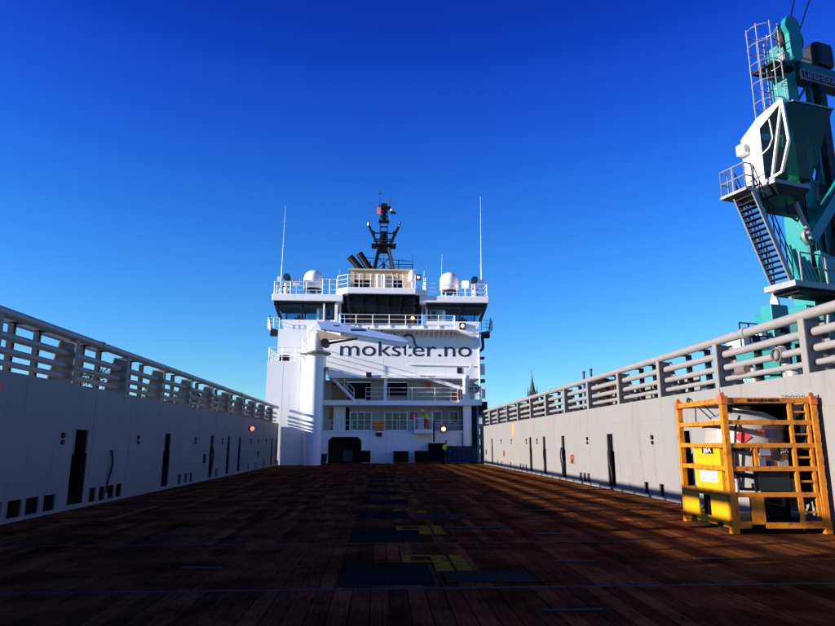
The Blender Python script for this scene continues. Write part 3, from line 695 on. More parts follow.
# lit lamps
def deck_lamp(x, y, z, lab, M=LAMP, r=.17):
    t = thing('deck_lamp', lab, 'lamp', (x, y, z))
    MB().box(x - .25, x + .25, y + .05, y + .25, z - .25, z + .3).build('lamp_housing', DARK, t)
    MB().lathe([(.01, -r), (r * .75, -r * .66), (r, 0), (r * .75, r * .66), (.01, r)], (x, y - .1, z), 14).build('bulb', M, t, True)
deck_lamp(5.15, 52.6, 2.72, 'brightest orange deck lamp, over the dark containers at the foot of the white block', LAMP, .17)
deck_lamp(2.62, 52.6, 11.85, 'warm lit lamp on the catwalk railing under the bridge windows', emit('warm_lamp_b', (1, .50, .18), 1.8), .16)
deck_lamp(7.0, 54.0, 11.5, 'warm lit lamp below the right bridge wing window', emit('warm_lamp_c', (1, .55, .3), 1.6), .16)
deck_lamp(3.3, 56.0, 16.3, 'pinkish lit lamp at the right corner of the tan top house', emit('warm_lamp_d', (1, .45, .35), 1.5), .14)

# funnels
fn = thing('exhaust_pipes', 'pair of slanting black exhaust pipes left of the mast', 'funnel', (-2.0, 58, 17.1))
for dx, zt in ((0, 0), (.85, .32)):
    MB().sweep([(-1.75 + dx, 58, 16.95), (-1.95 + dx, 58, 17.5), (-2.95 + dx, 58, 18.65 + zt)], .33, 16).build('exhaust_pipe', BLACK, fn, True)
    MB().tube((-2.95 + dx, 58, 18.65 + zt), (-2.99 + dx, 58, 18.7 + zt), .35, 16).build('pipe_rim', DARK, fn, True)

# mast
ms = thing('radar_mast', 'black lattice radar mast rising above the bridge roof', 'mast', (.15, 58, 17.1))
MC = .15
for sx in (-1, 1):
    for sy in (-1, 1): MB().beam((MC + sx * .95, 58 + sy * .6, 17.1), (MC + sx * .45, 58 + sy * .4, 19.6), .24).build('leg', BLACK, ms)
MB().box(MC - 1.15, MC + 1.15, 57.3, 58.7, 19.75, 19.87).build('platform', BLACK, ms)
MB().prism([(MC - .7, 19.74), (MC + .7, 19.74), (MC + .45, 19.2), (MC - .45, 19.2)], 'y', 57.6, 58.4).build('platform_gusset', BLACK, ms)
for sx in (-1, 1):
    MB().beam((MC + sx * .55, 58, 19.9), (MC + sx * 1.4, 58, 21.75), .22).build('arm', BLACK, ms)
    MB().tube((MC + sx * 1.4, 58, 21.7), (MC + sx * 1.6, 58, 22.3), .05, 6).build('arm_tip', DARK, ms, True)
    MB().lathe([(.12, 0), (.16, .2), (.1, .35)], (MC + sx * 1.45, 58, 21.8), 10).build('lamp', GREYL, ms, True)
    for sy in (-1, 1): MB().beam((MC + sx * .36, 58 + sy * .25, 19.87), (MC + sx * .30, 58 + sy * .25, 23.6), .08).build('tower_leg', BLACK, ms)
for z in (20.5, 21.1, 21.6, 22.1, 22.6, 23.1): MB().box(MC - .36, MC + .36, 57.72, 57.80, z - .04, z + .04).build('tower_rung', BLACK, ms)
for z in (19.95, 20.2, 20.8, 21.35, 21.85, 22.9, 23.35): MB().box(MC - .34, MC + .34, 58.2, 58.28, z - .03, z + .03).build('tower_rung', BLACK, ms)
for a_, b_ in (((-.9, 17.2), (.6, 18.6)), ((.9, 17.2), (-.6, 18.6))): MB().beam((MC + a_[0], 57.5, a_[1]), (MC + b_[0], 57.6, b_[1]), .07).build('leg_brace', BLACK, ms)
MB().box(MC - .28, MC + .28, 57.85, 58.15, 20.0, 21.0).build('cable_trunk', BLACK, ms); MB().box(MC - .2, MC + .2, 57.85, 58.15, 22.35, 23.4).build('cable_trunk', BLACK, ms)
for sx in (-1, 1): MB().box(MC + sx * .95 - .12, MC + sx * .95 + .12, 57.8, 58.1, 20.9, 21.25).build('navigation_lamp', BLACK, ms)
MB().beam((MC - 1.05, 58, 21.1), (MC + 1.05, 58, 21.1), .09).build('cross_bar', BLACK, ms); MB().beam((MC - .75, 58, 20.5), (MC + .75, 58, 20.5), .09).build('cross_bar', BLACK, ms)
MB().box(MC - .5, MC + .5, 57.6, 58.4, 22.2, 22.3).build('platform', BLACK, ms)
MB().box(MC - .62, MC + .62, 57.6, 58.4, 23.55, 23.68).build('platform', BLACK, ms); MB().box(MC - .3, MC + .3, 57.7, 58.3, 23.68, 24.0).build('radar_box', BLACK, ms)
MB().beam((MC - .95, 57.5, 20.15), (MC + .95, 57.5, 20.15), .16, .12).build('radar_scanner', DARK, ms)
MB().tube((MC - .45, 58, 23.6), (MC - .45, 58, 25.3), .045, 6).build('antenna', BLACK, ms); MB().tube((MC + .5, 58, 23.6), (MC + .62, 58, 24.9), .04, 6).build('antenna', BLACK, ms)
MB().tube((MC - .6, 58, 25.0), (MC - .3, 58, 25.15), .04, 6).build('antenna_arm', BLACK, ms)
MB().box(MC - .68, MC - .32, 57.4, 57.55, 22.75, 23.5).build('signal_flag', mat('pink_flag', (.7, .2, .22)), ms)
MB().lathe([(.05, 0), (.2, .1), (.22, .3), (.05, .42)], (MC + .75, 57.8, 23.1), 12).build('horn', GREYL, ms, True); MB().box(MC + .6, MC + 1.15, 57.6, 57.8, 22.95, 23.12).build('horn_bracket', BLACK, ms)
MB().tube((MC, 58, 17.1), (MC, 58, 18.1), .14, 8).build('centre_post', BLACK, ms); MB().tube((MC, 57.9, 18.2), (MC, 57.9, 19.2), .03, 6).build('halyard', BLACK, ms)
ar = thing('aerial_frame', 'dark aerial frame of posts and bars right of the mast foot', 'aerial frame', (2, 57.8, 17.1))
for x, z in ((1.55, 18.5), (2.85, 18.9), (-1.3 + .2, 18.4)): MB().tube((x, 57.8, 17.05), (x, 57.8, z), .05 if x < 1.6 else .035, 6).build('post', BLACK, ar)
for z, xa, xb in ((18.3, -1.9, 2.9), (17.75, 1, 2.9), (18.0, .8, 2.9)): MB().tube((xa, 57.8, z + (.35 if xa < 0 else 0)), (xb, 57.8, z), .03, 6).build('bar', BLACK, ar)

# deck crane on the left tower
dc = thing('deck_crane', 'white deck crane with round pedestal and pale blue folded jib on the left tower', 'crane', (-5.03, 49.6, 0))
MB().tube((-5.03, 49.3, -.04), (-5.03, 49.3, 8.3), .66, 32).build('pedestal', WHITE, dc, True)
MB().tube((-5.03, 49.3, 8.5), (-5.03, 49.3, 9.9), .60, 32).build('slew_column', WHITE, dc, True)
MB().tube((-5.03, 49.3, 8.31), (-5.03, 49.3, 8.42), 1.2, 32).build('collar', GALV, dc, True)
MB().tube((-5.03, 49.3, 8.42), (-5.03, 49.3, 8.5), .72, 24).build('slew_ring', DARK, dc, True)
MB().prism([(-5.66, 9.6), (-5.66, 10.1), (-5.0, 10.75), (-4.4, 10.85), (-4.2, 10.4), (-4.43, 9.6)], 'y', 48.85, 49.75).build('slew_head', WHITE, dc, bevel=.08)
jb = MB(); A = (-4.9, 10.35); jb.prism([(-4.95, 10.66), (-3.7, 10.68), (1.5, 9.55), (2.1, 9.24), (2.06, 9.08), (1.5, 9.12), (-2.6, 9.78), (-4.6, 10.08)], 'y', 48.05, 48.65)
jb.build('jib', BLUEW, dc, bevel=.05)
MB().prism([(-4.9, 10.05), (-2.3, 9.45), (-4.6, 9.25)], 'y', 48.3, 48.55).build('jib_gusset', mat('tan_gusset', (.5, .36, .24)), dc)
MB().tube((-4.3, 48.35, 8.95), (-1.8, 48.3, 9.42), .09, 10).build('luffing_ram', DARK, dc, True)
MB().box(-4.5, -3.95, 47.9, 48.8, 8.8, 9.25).build('winch', BLACK, dc, bevel=.08)
MB().tube((-4.2, 47.8, 9.02), (-4.2, 48.9, 9.02), .3, 16).build('winch_drum', BLACK, dc, True)
MB().box(1.95, 2.1, 48.3, 48.42, 7.6, 9.05).build('hook_strop', WHITE2, dc)
MB().sweep([(1.7, 48.2, 9.6), (2.2, 48.2, 9.75), (2.45, 48.2, 9.5), (2.6, 48.2, 8.95), (2.75, 48.2, 8.8)], .09, 8).build('hydraulic_hose', BLACK, dc, True)
MB().box(-2.3, -1.2, 48.03, 48.049, 9.95, 10.12).build('name_strip', NAVY, dc)
MB().box(-3.6, -3.2, 48.03, 48.049, 10.3, 10.38).build('name_strip', NAVY, dc)
for k in range(6): MB().box(-4.0 + k * 1.0, -3.9 + k * 1.0, 48.1, 48.25, 10.72 - .21 * k + .05, 10.86 - .21 * k + .05).build('hose_clamp', DARK, dc)
# right davit crane stub
rc = thing('davit_crane', 'short white davit crane on the right side platform of the superstructure', 'davit', (7.3, 52.7, 5.09))
MB().tube((7.05, 52.7, 5.09), (7.05, 52.7, 7.1), .28, 20).build('pedestal', WHITE2, rc, True)
MB().prism([(6.75, 7.1), (7.4, 7.1), (7.7, 7.4), (7.7, 8.1), (7.5, 8.1), (7.3, 7.6)], 'y', 52.55, 52.85).build('arm', WHITE2, rc)
MB().tube((7.75, 52.4, 6.0), (7.75, 52.9, 6.0), .4, 18).build('winch_drum', mat('brown_drum', (.3, .2, .15)), rc, True)
MB().beam((6.9, 52.7, 6.9), (3.7, 52.9, 7.0), .05).build('stay', WHITE2, rc)

# boxes and gear on the left tower roof
t = thing('winch', 'small black winch standing on the left tower roof behind the railing', 'winch', (-7.6, 50.4, 7.8))
MB().tube((-7.9, 50.4, 8.1), (-7.2, 50.4, 8.1), .28, 16).build('drum', BLACK, t, True); MB().box(-8.0, -7.1, 50.1, 50.7, 7.8, 7.9).build('bed_frame', BLACK, t)
# control basket with person
bk = thing('control_balcony', 'small white framed control balcony projecting from the lower deck', 'balcony', (3.5, 52.8, 2.5))
MB().box(2.75, 4.25, 52.4, YF - .05, 2.38, 2.52).build('floor', WHITE2, bk)
for x in (2.78, 4.22): MB().box(x - .03, x + .03, 52.42, 52.48, 2.52, 4.1 if x > 3 else 3.9).build('post', WHITE2, bk)
MB().box(2.81, 4.19, 52.42, 52.48, 3.55, 3.6).build('front_rail', WHITE2, bk); MB().box(2.82, 4.18, 52.44, 52.46, 2.54, 2.7).build('kick_board', WHITE2, bk)
MB().box(3.1, 3.55, 52.6, 52.9, 2.53, 3.7).build('control_desk', GREYL, bk)
MB().box(4.3, 4.42, 52.45, 52.6, 1.7, 3.4).build('hose_drop', BLACK, bk)

def skinmesh(name, joints, edges, M, parent, rad, rootv=0):
    me = bpy.data.meshes.new(name); me.from_pydata([tuple(j) for j in joints], edges, []); me.materials.append(M)
    ob = bpy.data.objects.new(name, me); COL.objects.link(ob)
    md = ob.modifiers.new('skin', 'SKIN'); sl = me.skin_vertices[0] if me.skin_vertices else None
    if sl is None:
        bpy.context.view_layer.update()
    lay = me.skin_vertices[0] if me.skin_vertices else None
    if lay is None:
        # the layer is created by the operator-less API on first modifier use
        import bmesh
        bm = bmesh.new(); bm.from_mesh(me); bm.verts.layers.skin.verify(); bm.to_mesh(me); bm.free(); lay = me.skin_vertices[0]
    for i, r in enumerate(rad): lay.data[i].radius = (r, r * (.75 if i in (0, 1, 2, 3) else 1)); lay.data[i].use_root = (i == rootv)
    ob.modifiers.new('sub', 'SUBSURF').levels = 1; ob.modifiers['sub'].render_levels = 2
    dg = bpy.context.evaluated_depsgraph_get(); m2 = bpy.data.meshes.new_from_object(ob.evaluated_get(dg)); bpy.data.objects.remove(ob)
    for p in m2.polygons: p.use_smooth = True
    m2.materials.clear(); m2.materials.append(M); m2.name = name
    o = bpy.data.objects.new(name, m2); COL.objects.link(o); o.parent = parent
    return o
def person(lab, loc, rz, top, trouser, hair, lean=0.0, arm=0.3):
    P = thing('person', lab, 'person', loc, rz)
    L = lean
    def q(x, y, z): return (x, y - L * max(0, z - .95), z - .12 * L * max(0, z - .95))
    J = [q(0, 0, .95), q(0, 0, 1.15), q(0, .01, 1.38), q(0, 0, 1.5), q(0, -.01, 1.6),
         (-.1, 0, .88), (-.12, -.03, .5), (-.13, .02, .1), (-.14, -.12, .04), (.1, 0, .88), (.12, -.03, .5), (.13, .02, .1), (.14, -.12, .04),
         q(-.2, 0, 1.42), (q(-.26, -.03, 1.15)), (q(-.24, -.12 - arm * .5, 1.0 + arm * .2)), q(-.23, -.16 - arm * .6, .97 + arm * .25),
         q(.2, 0, 1.42), (q(.26, -.03, 1.15)), (q(.24, -.12 - arm * .5, 1.0 + arm * .2)), q(.23, -.16 - arm * .6, .97 + arm * .25)]
    E_ = [(0, 1), (1, 2), (2, 3), (3, 4), (0, 5), (5, 6), (6, 7), (7, 8), (0, 9), (9, 10), (10, 11), (11, 12), (2, 13), (13, 14), (14, 15), (15, 16), (2, 17), (17, 18), (18, 19), (19, 20)]
    Rr = [.15, .15, .17, .07, .06, .1, .075, .055, .05, .1, .075, .055, .05, .08, .055, .042, .04, .08, .055, .042, .04]
    skinmesh('body', J, E_, trouser, P, Rr)
    jj = [q(0, 0, .98), q(0, 0, 1.15), q(0, .01, 1.38), q(0, 0, 1.47), J[13], J[14], lerp(J[14], J[15], .8), J[17], J[18], lerp(J[18], J[19], .8)]
    skinmesh('jacket', jj, [(0, 1), (1, 2), (2, 3), (2, 4), (4, 5), (5, 6), (2, 7), (7, 8), (8, 9)], top, P, [.175, .175, .19, .085, .1, .075, .06, .1, .075, .06])
    h = q(0, -.02, 1.7)
    MB(True).lathe([(.03, -.13), (.07, -.1), (.092, 0), (.085, .08), (.05, .12), (.01, .13)], h, 14).build('head', SKIN, P, True)
    MB(True).lathe([(.104, .02), (.105, .06), (.09, .11), (.05, .145), (.01, .155)], h, 14).build('helmet', hair, P, True)
    MB(True).box(h[0] - .015, h[0] + .015, h[1] - .12, h[1] - .08, h[2] - .04, h[2] + .01).build('nose', SKIN, P)
    for sx, v in ((-1, J[16]), (1, J[20])):
        for k in range(4): MB(True).sweep([(v[0] - .03 + .02 * k, v[1], v[2]), (v[0] - .03 + .02 * k, v[1] - .05, v[2] - .01), (v[0] - .03 + .02 * k, v[1] - .085 + .006 * abs(k - 1.5), v[2] - .04)], .009, 6).build('finger', SKIN, P, True)
        MB(True).sweep([(v[0] - sx * .04, v[1], v[2]), (v[0] - sx * .07, v[1] - .04, v[2] - .01)], .01, 6).build('thumb', SKIN, P, True)
    return P
person('person in yellow jacket and orange trousers working on the small control balcony', (3.8, 53.0, 2.05 + .47), R(-35), HIVIS, mat('dark_orange_trousers', (.5, .09, .03), .8), HIVIS, lean=.9, arm=.5)
person('person in hi-vis vest and dark trousers standing before the dark containers', (5.27, 51.9, 0.0), R(20), HIVIS, BLACK, mat('dark_blue_helmet', (.05, .1, .3)), arm=.2)

# orange lifting bag and box on the lower balcony rail
t = thing('rescue_cradle', 'orange rescue cradle hung on the lower balcony railing between two windows', 'rescue equipment', (-.1, 53.3, 2.6))
MB().prism([(-.55, 3.1), (-.45, 2.62), (.3, 2.62), (.4, 3.1), (.38, 3.42), (-.5, 3.42)], 'y', 53.15, 53.42).build('cover', ORANGE, t, bevel=.05)
MB().box(-.3, .15, 53.2, 53.44, 2.15, 2.45).build('bracket_box', DARK, t)
for z in (2.85, 3.15): MB().box(-.5, .36, 53.13, 53.148, z, z + .03).build('strap', BLACK, t)

# gear on the deck in front of the block
BINM = mat('black_bin_paint', (.007, .007, .008), .75, spec=.05)
def bin_(x0, x1, y0, y1, h, M, lab, nm='steel_bin', cat='bin'):
    t = thing(nm, lab, cat, ((x0 + x1) / 2, (y0 + y1) / 2, 0.0))
    MB().box(x0, x1, y0, y1, .1, h - .08).build('body', M, t, bevel=.03); MB().box(x0 - .03, x1 + .03, y0 - .03, y1 + .03, h - .08, h).build('lid', DARK, t)
    for x in (x0 + .08, x1 - .18): MB().box(x, x + .1, y0, y1, 0.0, .1).build('skid', DARK, t)
    n = max(2, int((x1 - x0) / .35))
    for i in range(n + 1):
        x = x0 + (x1 - x0 - .05) * i / n; MB().box(x, x + .05, y0 - .025, y0 - .001, .12, h - .1).build('rib', M, t)
bin_(-1.7, -.75, 52.3, 53.1, 1.02, BINM, 'black steel bin right of the dark working bay')
bin_(1.1, 2.3, 52.3, 53.1, .98, mat('black_green', (.008, .014, .010), .7, spec=.05), 'blackish green steel bin at the middle of the block, left of the dark grey bin')
bin_(2.85, 3.85, 52.3, 53.1, 1.0, BINM, 'dark grey steel bin below the small control balcony')
bin_(3.95, 5.25, 52.5, 53.3, 1.62, BINM, 'tall black machinery cabinet behind the person in hi-vis vest', 'machinery_cabinet', 'cabinet')
bin_(5.35, 7.75, 51.7, 52.4, 1.38, BLUE, 'long dark blue deck container at the right foot of the block', 'deck_container', 'container')
bin_(-4.7, -4.25, 52.4, 53.1, .75, BLUE, 'small dark blue crate beside the round crane pedestal', 'crate', 'crate')
bin_(-3.0, -2.2, 54.2, 54.9, 1.1, mat('dark_green_gear', (.03, .05, .03)), 'dark green locker inside the working bay', 'locker', 'locker')  # body is a plain dark green
t = thing('guard_rail', 'low white guard rail standing on the deck before the white wall', 'guard rail', (0, 52.6, 0))
for x in (-.6, .35, 1.0): MB().tube((x, 52.4, 0), (x, 52.4, .85), .03, 6).build('post', WHITE2, t)
for z in (.45, .82): MB().tube((-.6, 52.4, z), (1.0, 52.4, z), .025, 6).build('rail', WHITE2, t)

# ---------------------------------------------------------------- yellow tank frame
TW, TD, ZB, ZT = 1.80, 2.07, .10, 2.44
tf = thing('tank_frame', 'rusty yellow steel lifting frame holding a white tank, on the deck by the right wall', 'tank frame', (6.34, 11.67, 0), R(-2.2))
pw_ = .11
for nm, (x, y) in (('a', (0, 0)), ('b', (TW - pw_, 0)), ('c', (0, TD - pw_)), ('d', (TW - pw_, TD - pw_))):
    MB(True).box(x, x + pw_, y, y + pw_, ZB + .13, ZT - .13).build('corner_post', YEL, tf, bevel=.008)
    MB(True).box(x - .015, x + pw_ + .015, y - .015, y + pw_ + .015, ZT - .13, ZT + .03).build('corner_casting', ORR, tf, bevel=.012)
    MB(True).box(x - .012, x + pw_ + .012, y - .012, y + pw_ + .012, ZB - .1, ZB + .13).build('corner_casting', YEL, tf, bevel=.012)
    pe = MB(True); pe.prism([(x + .0, ZT + .03), (x + .1, ZT + .03), (x + .08, ZT + .10), (x + .02, ZT + .10)], 'y', y + .04, y + .07); pe.build('padeye', ORR, tf)
levels = (.64, 1.10, 1.52, 1.94, ZT - .10)
for i, z in enumerate(levels):
    h = .085 if i < 4 else .10
    a = pw_ + .001; yy = .02
    MB(True).box(a, TW - a, .02, .09, z, z + h).build('front_bar', YEL, tf, bevel=.006)
    MB(True).box(.02, .09, a, TD - a, z, z + h).build('side_bar', YEL, tf, bevel=.006)
    MB(True).box(TW - .09, TW - .02, a, TD - a, z, z + h).build('side_bar', YEL, tf)
    MB(True).box(a, TW - a, TD - .09, TD - .02, z, z + h).build('back_bar', YEL, tf)
# ladder bay at the right of the front
MB(True).box(1.27, 1.33, .025, .085, .73, ZT - .105).build('ladder_rail', YEL, tf)
MB(True).box(TW - .20, TW - .15, .025, .085, ZB + .2, ZT - .105).build('ladder_rail', YEL, tf)
for z in (.36, .9, 1.33, 1.75, 2.16): MB(True).box(1.331, TW - .201, .04, .075, z, z + .035).build('rung', YEL, tf)
MB(True).box(.55, .60, .03, .08, 1.19, 1.519).build('short_bar', YEL, tf)
# skid base
sk = MB(True); plate_holes(sk, .005, .03, pw_ + .001, TD - pw_ - .001, ZB, .64, [(.78, 1.30, .24, .62), (.35, .62, ZB - .01, ZB + .07), (1.45, 1.72, ZB - .01, ZB + .07)]); sk.build('skid_side_plate', YELP, tf)
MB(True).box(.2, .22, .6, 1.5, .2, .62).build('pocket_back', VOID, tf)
sk = MB(True); plate_holes_y(sk, .005, .03, pw_ + .001, TW - pw_ - .001, ZB, .64, [(.15, .38, .22, .64), (.62, 1.25, .2, .64), (1.34, 1.66, .22, .64), (.35, .62, ZB - .01, ZB + .07)]); sk.build('skid_front_plate', YEL, tf)
MB(True).box(pw_, TW - pw_, .14, TD - .1, ZB + .02, ZB + .1).build('skid_floor', DARK, tf)
for x in (.2, 1.4): MB(True).box(x, x + .15, .12, TD - .12, -.0, ZB).build('dunnage_timber', STEEL, tf)
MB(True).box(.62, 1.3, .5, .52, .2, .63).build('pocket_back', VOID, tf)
# roof grating (partly covered)
MB(True).box(.5, TW - .1, .55, TD - .1, ZT - .09, ZT - .06).build('roof_plate', DARK, tf)
# tank
cx_, cy_, rt = .92, 1.08, .72
MB(True).lathe([(.3, .70), (rt, .78), (rt, 1.93), (rt * .985, 2.0), (rt * .86, 2.10), (rt * .6, 2.2), (rt * .3, 2.25), (.01, 2.26)], (cx_, cy_, 0), 48).build('tank', TANKW, tf, True, ang=50)
for z, r in ((1.90, .025), (1.50, .014), (1.00, .014)): MB(True).lathe([(rt + .001, z - .04), (rt + r, z - .035), (rt + r, z + .035), (rt + .001, z + .04)], (cx_, cy_, 0), 48).build('tank_band', BLACK if z < 1.8 else TANKW, tf, True)
MB(True).tube((cx_, cy_, 2.24), (cx_, cy_, 2.33), .2, 20).build('manway', GALV, tf, True)
MB(True).tube((cx_ - .35, cy_ - .25, 2.14), (cx_ - .35, cy_ - .25, 2.3), .05, 10).build('valve', DARK, tf, True)
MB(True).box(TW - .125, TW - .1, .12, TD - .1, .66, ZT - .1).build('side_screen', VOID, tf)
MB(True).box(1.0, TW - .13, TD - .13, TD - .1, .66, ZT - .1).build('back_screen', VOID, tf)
# slings
s_ = MB(True); s_.tube((.1, 1.0, ZT - .05), (.33, .95, 2.12), .012, 6).tube((.1, 1.3, ZT - .05), (.28, 1.05, 2.08), .012, 6).tube((.1, 1.3, ZT - .05), (.22, 1.6, 2.05), .012, 6); s_.build('sling', BLACK, tf)
sc_ = MB(True); sc_.ring((.05, 1.5, ZT + .03), .06, .014, axis='x').ring((.05, 1.42, ZT + .02), .045, .012, axis='y'); sc_.build('shackle', BLACK, tf, True)
for k in range(9): MB(True).ring((1.2 + .05 * k, .06, ZT + .018 + .01 * (k % 2)), .026, .008, 10, 5, axis='z' if k % 2 else 'y').build('chain_link', GALV, tf, True)
MB(True).sweep([(cx_ - .55, cy_ - .62, .75), (cx_ - .55, cy_ - .66, 1.3), (cx_ - .5, cy_ - .7, 1.9), (cx_ - .3, cy_ - .5, 2.12)], .022, 8).build('drain_hose', BLACK, tf, True)
for x in (.3, 1.35): MB(True).tube((x, .30, .70), (x, .30, .95), .035, 10).tube((x - .06, .30, .9), (x + .06, .30, .9), .02, 8).build('tap', GALV, tf, True)
MB(True).tube((.66, .16, .95), (1.18, .16, .95), .02, 8).build('conduit', GALV, tf, True)
# placards on the tank, curved surface positions
def on_tank(ang, z, out=.012):
    a = R(ang); return (cx_ + (rt + out) * math.cos(a), cy_ + (rt + out) * math.sin(a), z)
def placard(name, ang, z, w_, h_, M, diamond=False):
    p = on_tank(ang, z); o = MB(True)
    if diamond: o.prism([(-w_ / 2, 0), (0, -h_ / 2), (w_ / 2, 0), (0, h_ / 2)], 'y', -.004, .004)
    else: o.box(-w_ / 2, w_ / 2, -.004, .004, -h_ / 2, h_ / 2)
    ob = o.build(name, M, tf); ob.location = p; ob.rotation_euler = (0, 0, R(ang + 90)); return ob
placard('hazard_diamond', 241, 1.72, .30, .27, RED, True)
t_ = text('lettering', 'USA', RED, on_tank(257, 1.78, .02), .13, (R(90), 0, R(-4)), tf, .24, .002, .004)
placard('placard', 285, 1.78, .24, .14, mat('dull_blue_placard', (.1, .14, .25)))
placard('placard', 208, 1.78, .1, .25, LABEL)
# side cabinet (yellow) with labels
MB(True).box(.10, .30, .45, 1.55, .72, 1.60).build('side_cabinet', YELP, tf, bevel=.01)
MB(True).box(.088, .099, .70, 1.16, 1.40, 1.57).build('label', BLACK, tf)
text('lettering', 'JBA', LABEL, (.086, 1.10, 1.42), .17, (R(90), 0, R(-90)), tf, .34, .001)
MB(True).box(.088, .099, .62, 1.32, .86, 1.07).build('label', LABEL, tf)
text('lettering', 'TEL EASTER', BLACK, (.086, 1.27, .98), .10, (R(90), 0, R(-90)), tf, .58, .001)
text('lettering', '1800 1604', BLACK, (.086, 1.25, .88), .10, (R(90), 0, R(-90)), tf, .54, .001)
# front control cabinet
MB(True).box(.62, 1.22, .13, .30, .74, 1.109).build('lower_cabinet', DARK, tf, bevel=.01)
MB(True).box(.62, 1.22, .12, .30, 1.12, 1.60).build('control_cabinet', mat('dirty_orange', (.38, .12, .03), .5, var=.3, col2=(.05, .04, .03), amt=.8, scale2=5), tf, bevel=.01)
MB(True).box(.68, .88, .10, .119, 1.38, 1.54).build('label', LABEL, tf); MB(True).box(.66, .78, .10, .119, 1.16, 1.34).build('label', GREYL, tf)
MB(True).box(.80, .92, .10, .119, 1.14, 1.28).build('label', BLUE, tf)
MB(True).tube((1.0, .08, 1.36), (1.0, .119, 1.36), .08, 16).build('gauge', BLACK, tf, True)
MB(True).box(1.05, 1.24, .10, .119, 1.42, 1.54).build('label', BLACK, tf)
text('lettering', 'JBA', LABEL, (1.07, .098, 1.435), .12, (R(90), 0, 0), tf, .15, .001)
MB(True).box(1.02, 1.2, .10, .119, 1.14, 1.3).build('label', GALV, tf)
for x, w_ in ((.50, .10), (.63, .03), (.69, .03), (.75, .06), (.84, .03), (.90, .12), (1.05, .05)): MB(True).box(x, x + w_, .012, .019, ZT - .075, ZT - .025).build('worn_stencil', BLACK, tf)
# ---------------------------------------------------------------- harbour crane on the quay
hc = thing('harbour_crane', 'tall teal harbour crane with white cab, stairs and tower on the quay at the right', 'harbour crane', (16.2, 22.6, -0.6), R(18))
Z0 = 0.6
def hb(*a): return MB(True).box(a[0], a[1], a[2], a[3], a[4] + Z0, a[5] + Z0)
hb(-.6, .4, -.5, .35, 5.6, 11.5).build('tower', TEAL, hc, bevel=.03)
hb(-.42, .12, -.38, .35, 11.5, 17.4).build('upper_tower', TEAL, hc, bevel=.03)
for z in (8.0, 10.2, 11.4): hb(-.63, .43, -.53, .38, z, z + .12).build('tower_flange', TEALD, hc)
hb(1.5, 1.9, -.3, .3, 3.0, 17.8).build('rear_tower_leg', BLACK, hc)
for (z0, z1) in ((7.2, 10.2), (10.2, 13.0), (13.2, 15.6)):
    MB(True).beam((.5, 0, z0 + Z0), (1.5, 0, z1 + Z0), .12).build('lattice_brace', TEALD, hc); MB(True).beam((.5, .1, z1 + Z0), (1.5, .1, z0 + Z0), .12).build('lattice_brace', TEALD, hc)
hb(.5, 3.5, -.35, .4, 16.15, 16.85).build('cross_tube', TEALD, hc, bevel=.1)
hb(.5, 3.5, -.2, .2, 10.7, 11.1).build('cross_tube', BLACK, hc)
for y in (-.3, .3):
    MB(True).beam((.95, y, 11.5 + Z0), (.95, y, 16.1 + Z0), .12).build('lattice_post', TEALD, hc)
for k in range(4): MB(True).beam((.12, -.3, 11.6 + k * 1.1 + Z0), (.95, -.3, 12.7 + k * 1.1 + Z0), .07).build('lattice_brace', TEALD, hc)
for k, x in enumerate((-.62, -.5, .2)): MB(True).sweep([(x, -.56, 6.9 + Z0), (x + .05, -.6, 8.5 + Z0), (x - .03, -.58, 10 + Z0), (x, -.56, 11.4 + Z0)], .03, 6).build('cable', BLACK, hc, True)
MB(True).sweep([(-2.4, -1.2, 10.3 + Z0), (-2.2, -1.1, 9.6 + Z0), (-1.5, -.9, 9.5 + Z0), (-.8, -.6, 10.1 + Z0)], .035, 6).build('cable', BLACK, hc, True)
# pulley head
def rnd(cx, cz, r, a0, a1, n=8): return [(cx + r * math.cos(R(a0 + (a1 - a0) * i / n)), cz + r * math.sin(R(a0 + (a1 - a0) * i / n))) for i in range(n + 1)]
pol = rnd(-.15, 17.1 + Z0 + .9, .42, 0, 180) + [(-.62, 17.9 + Z0), (-.45, 17.6 + Z0)] + rnd(-.1, 16.75 + Z0, .33, 190, 350)
MB(True).prism(pol, 'y', -.72, -.52).build('pulley_plate', TEAL, hc, bevel=.02)
MB(True).tube((.05, -.5, 17.6 + Z0), (.05, -.2, 17.6 + Z0), .62, 28).build('sheave', BLACK, hc, True)
MB(True).prism([(p[0] + .18, p[1]) for p in pol], 'y', -.18, -.05).build('pulley_plate', TEALD, hc)
for a, b in (((.1, -.35, 18.2 + Z0), (3.6, 1.5, 22.5 + Z0)), ((.55, -.35, 17.9 + Z0), (4.5, 1.5, 22.3 + Z0))): MB(True).tube(a, b, .035, 6).build('hoist_rope', BLACK, hc)
hb(1.55, 2.6, -.4, .2, 16.9, 18.0).build('winch_house', BLACK, hc, bevel=.15)
MB(True).tube((.4, -.2, 17.1 + Z0), (1.6, -.2, 17.1 + Z0), .03, 6).build('hand_line', GALV, hc)
sg = hb(.04, 2.1, -.72, -.66, 15.72, 16.06).build('sign_board', BLACK, hc)
sf = MB(True).box(.02, 2.12, -.725, -.65, 16.06 + Z0, 16.10 + Z0).box(.02, 2.12, -.725, -.65, 15.68 + Z0, 15.72 + Z0).box(.0, .02, -.725, -.65, 15.68 + Z0, 16.10 + Z0); sf.build('sign_frame', GALV, sg)
text('lettering', 'LIEBHERR', GALV, (.12, -.73, 15.78 + Z0), .34, (R(90), 0, 0), hc, 1.8, .004)
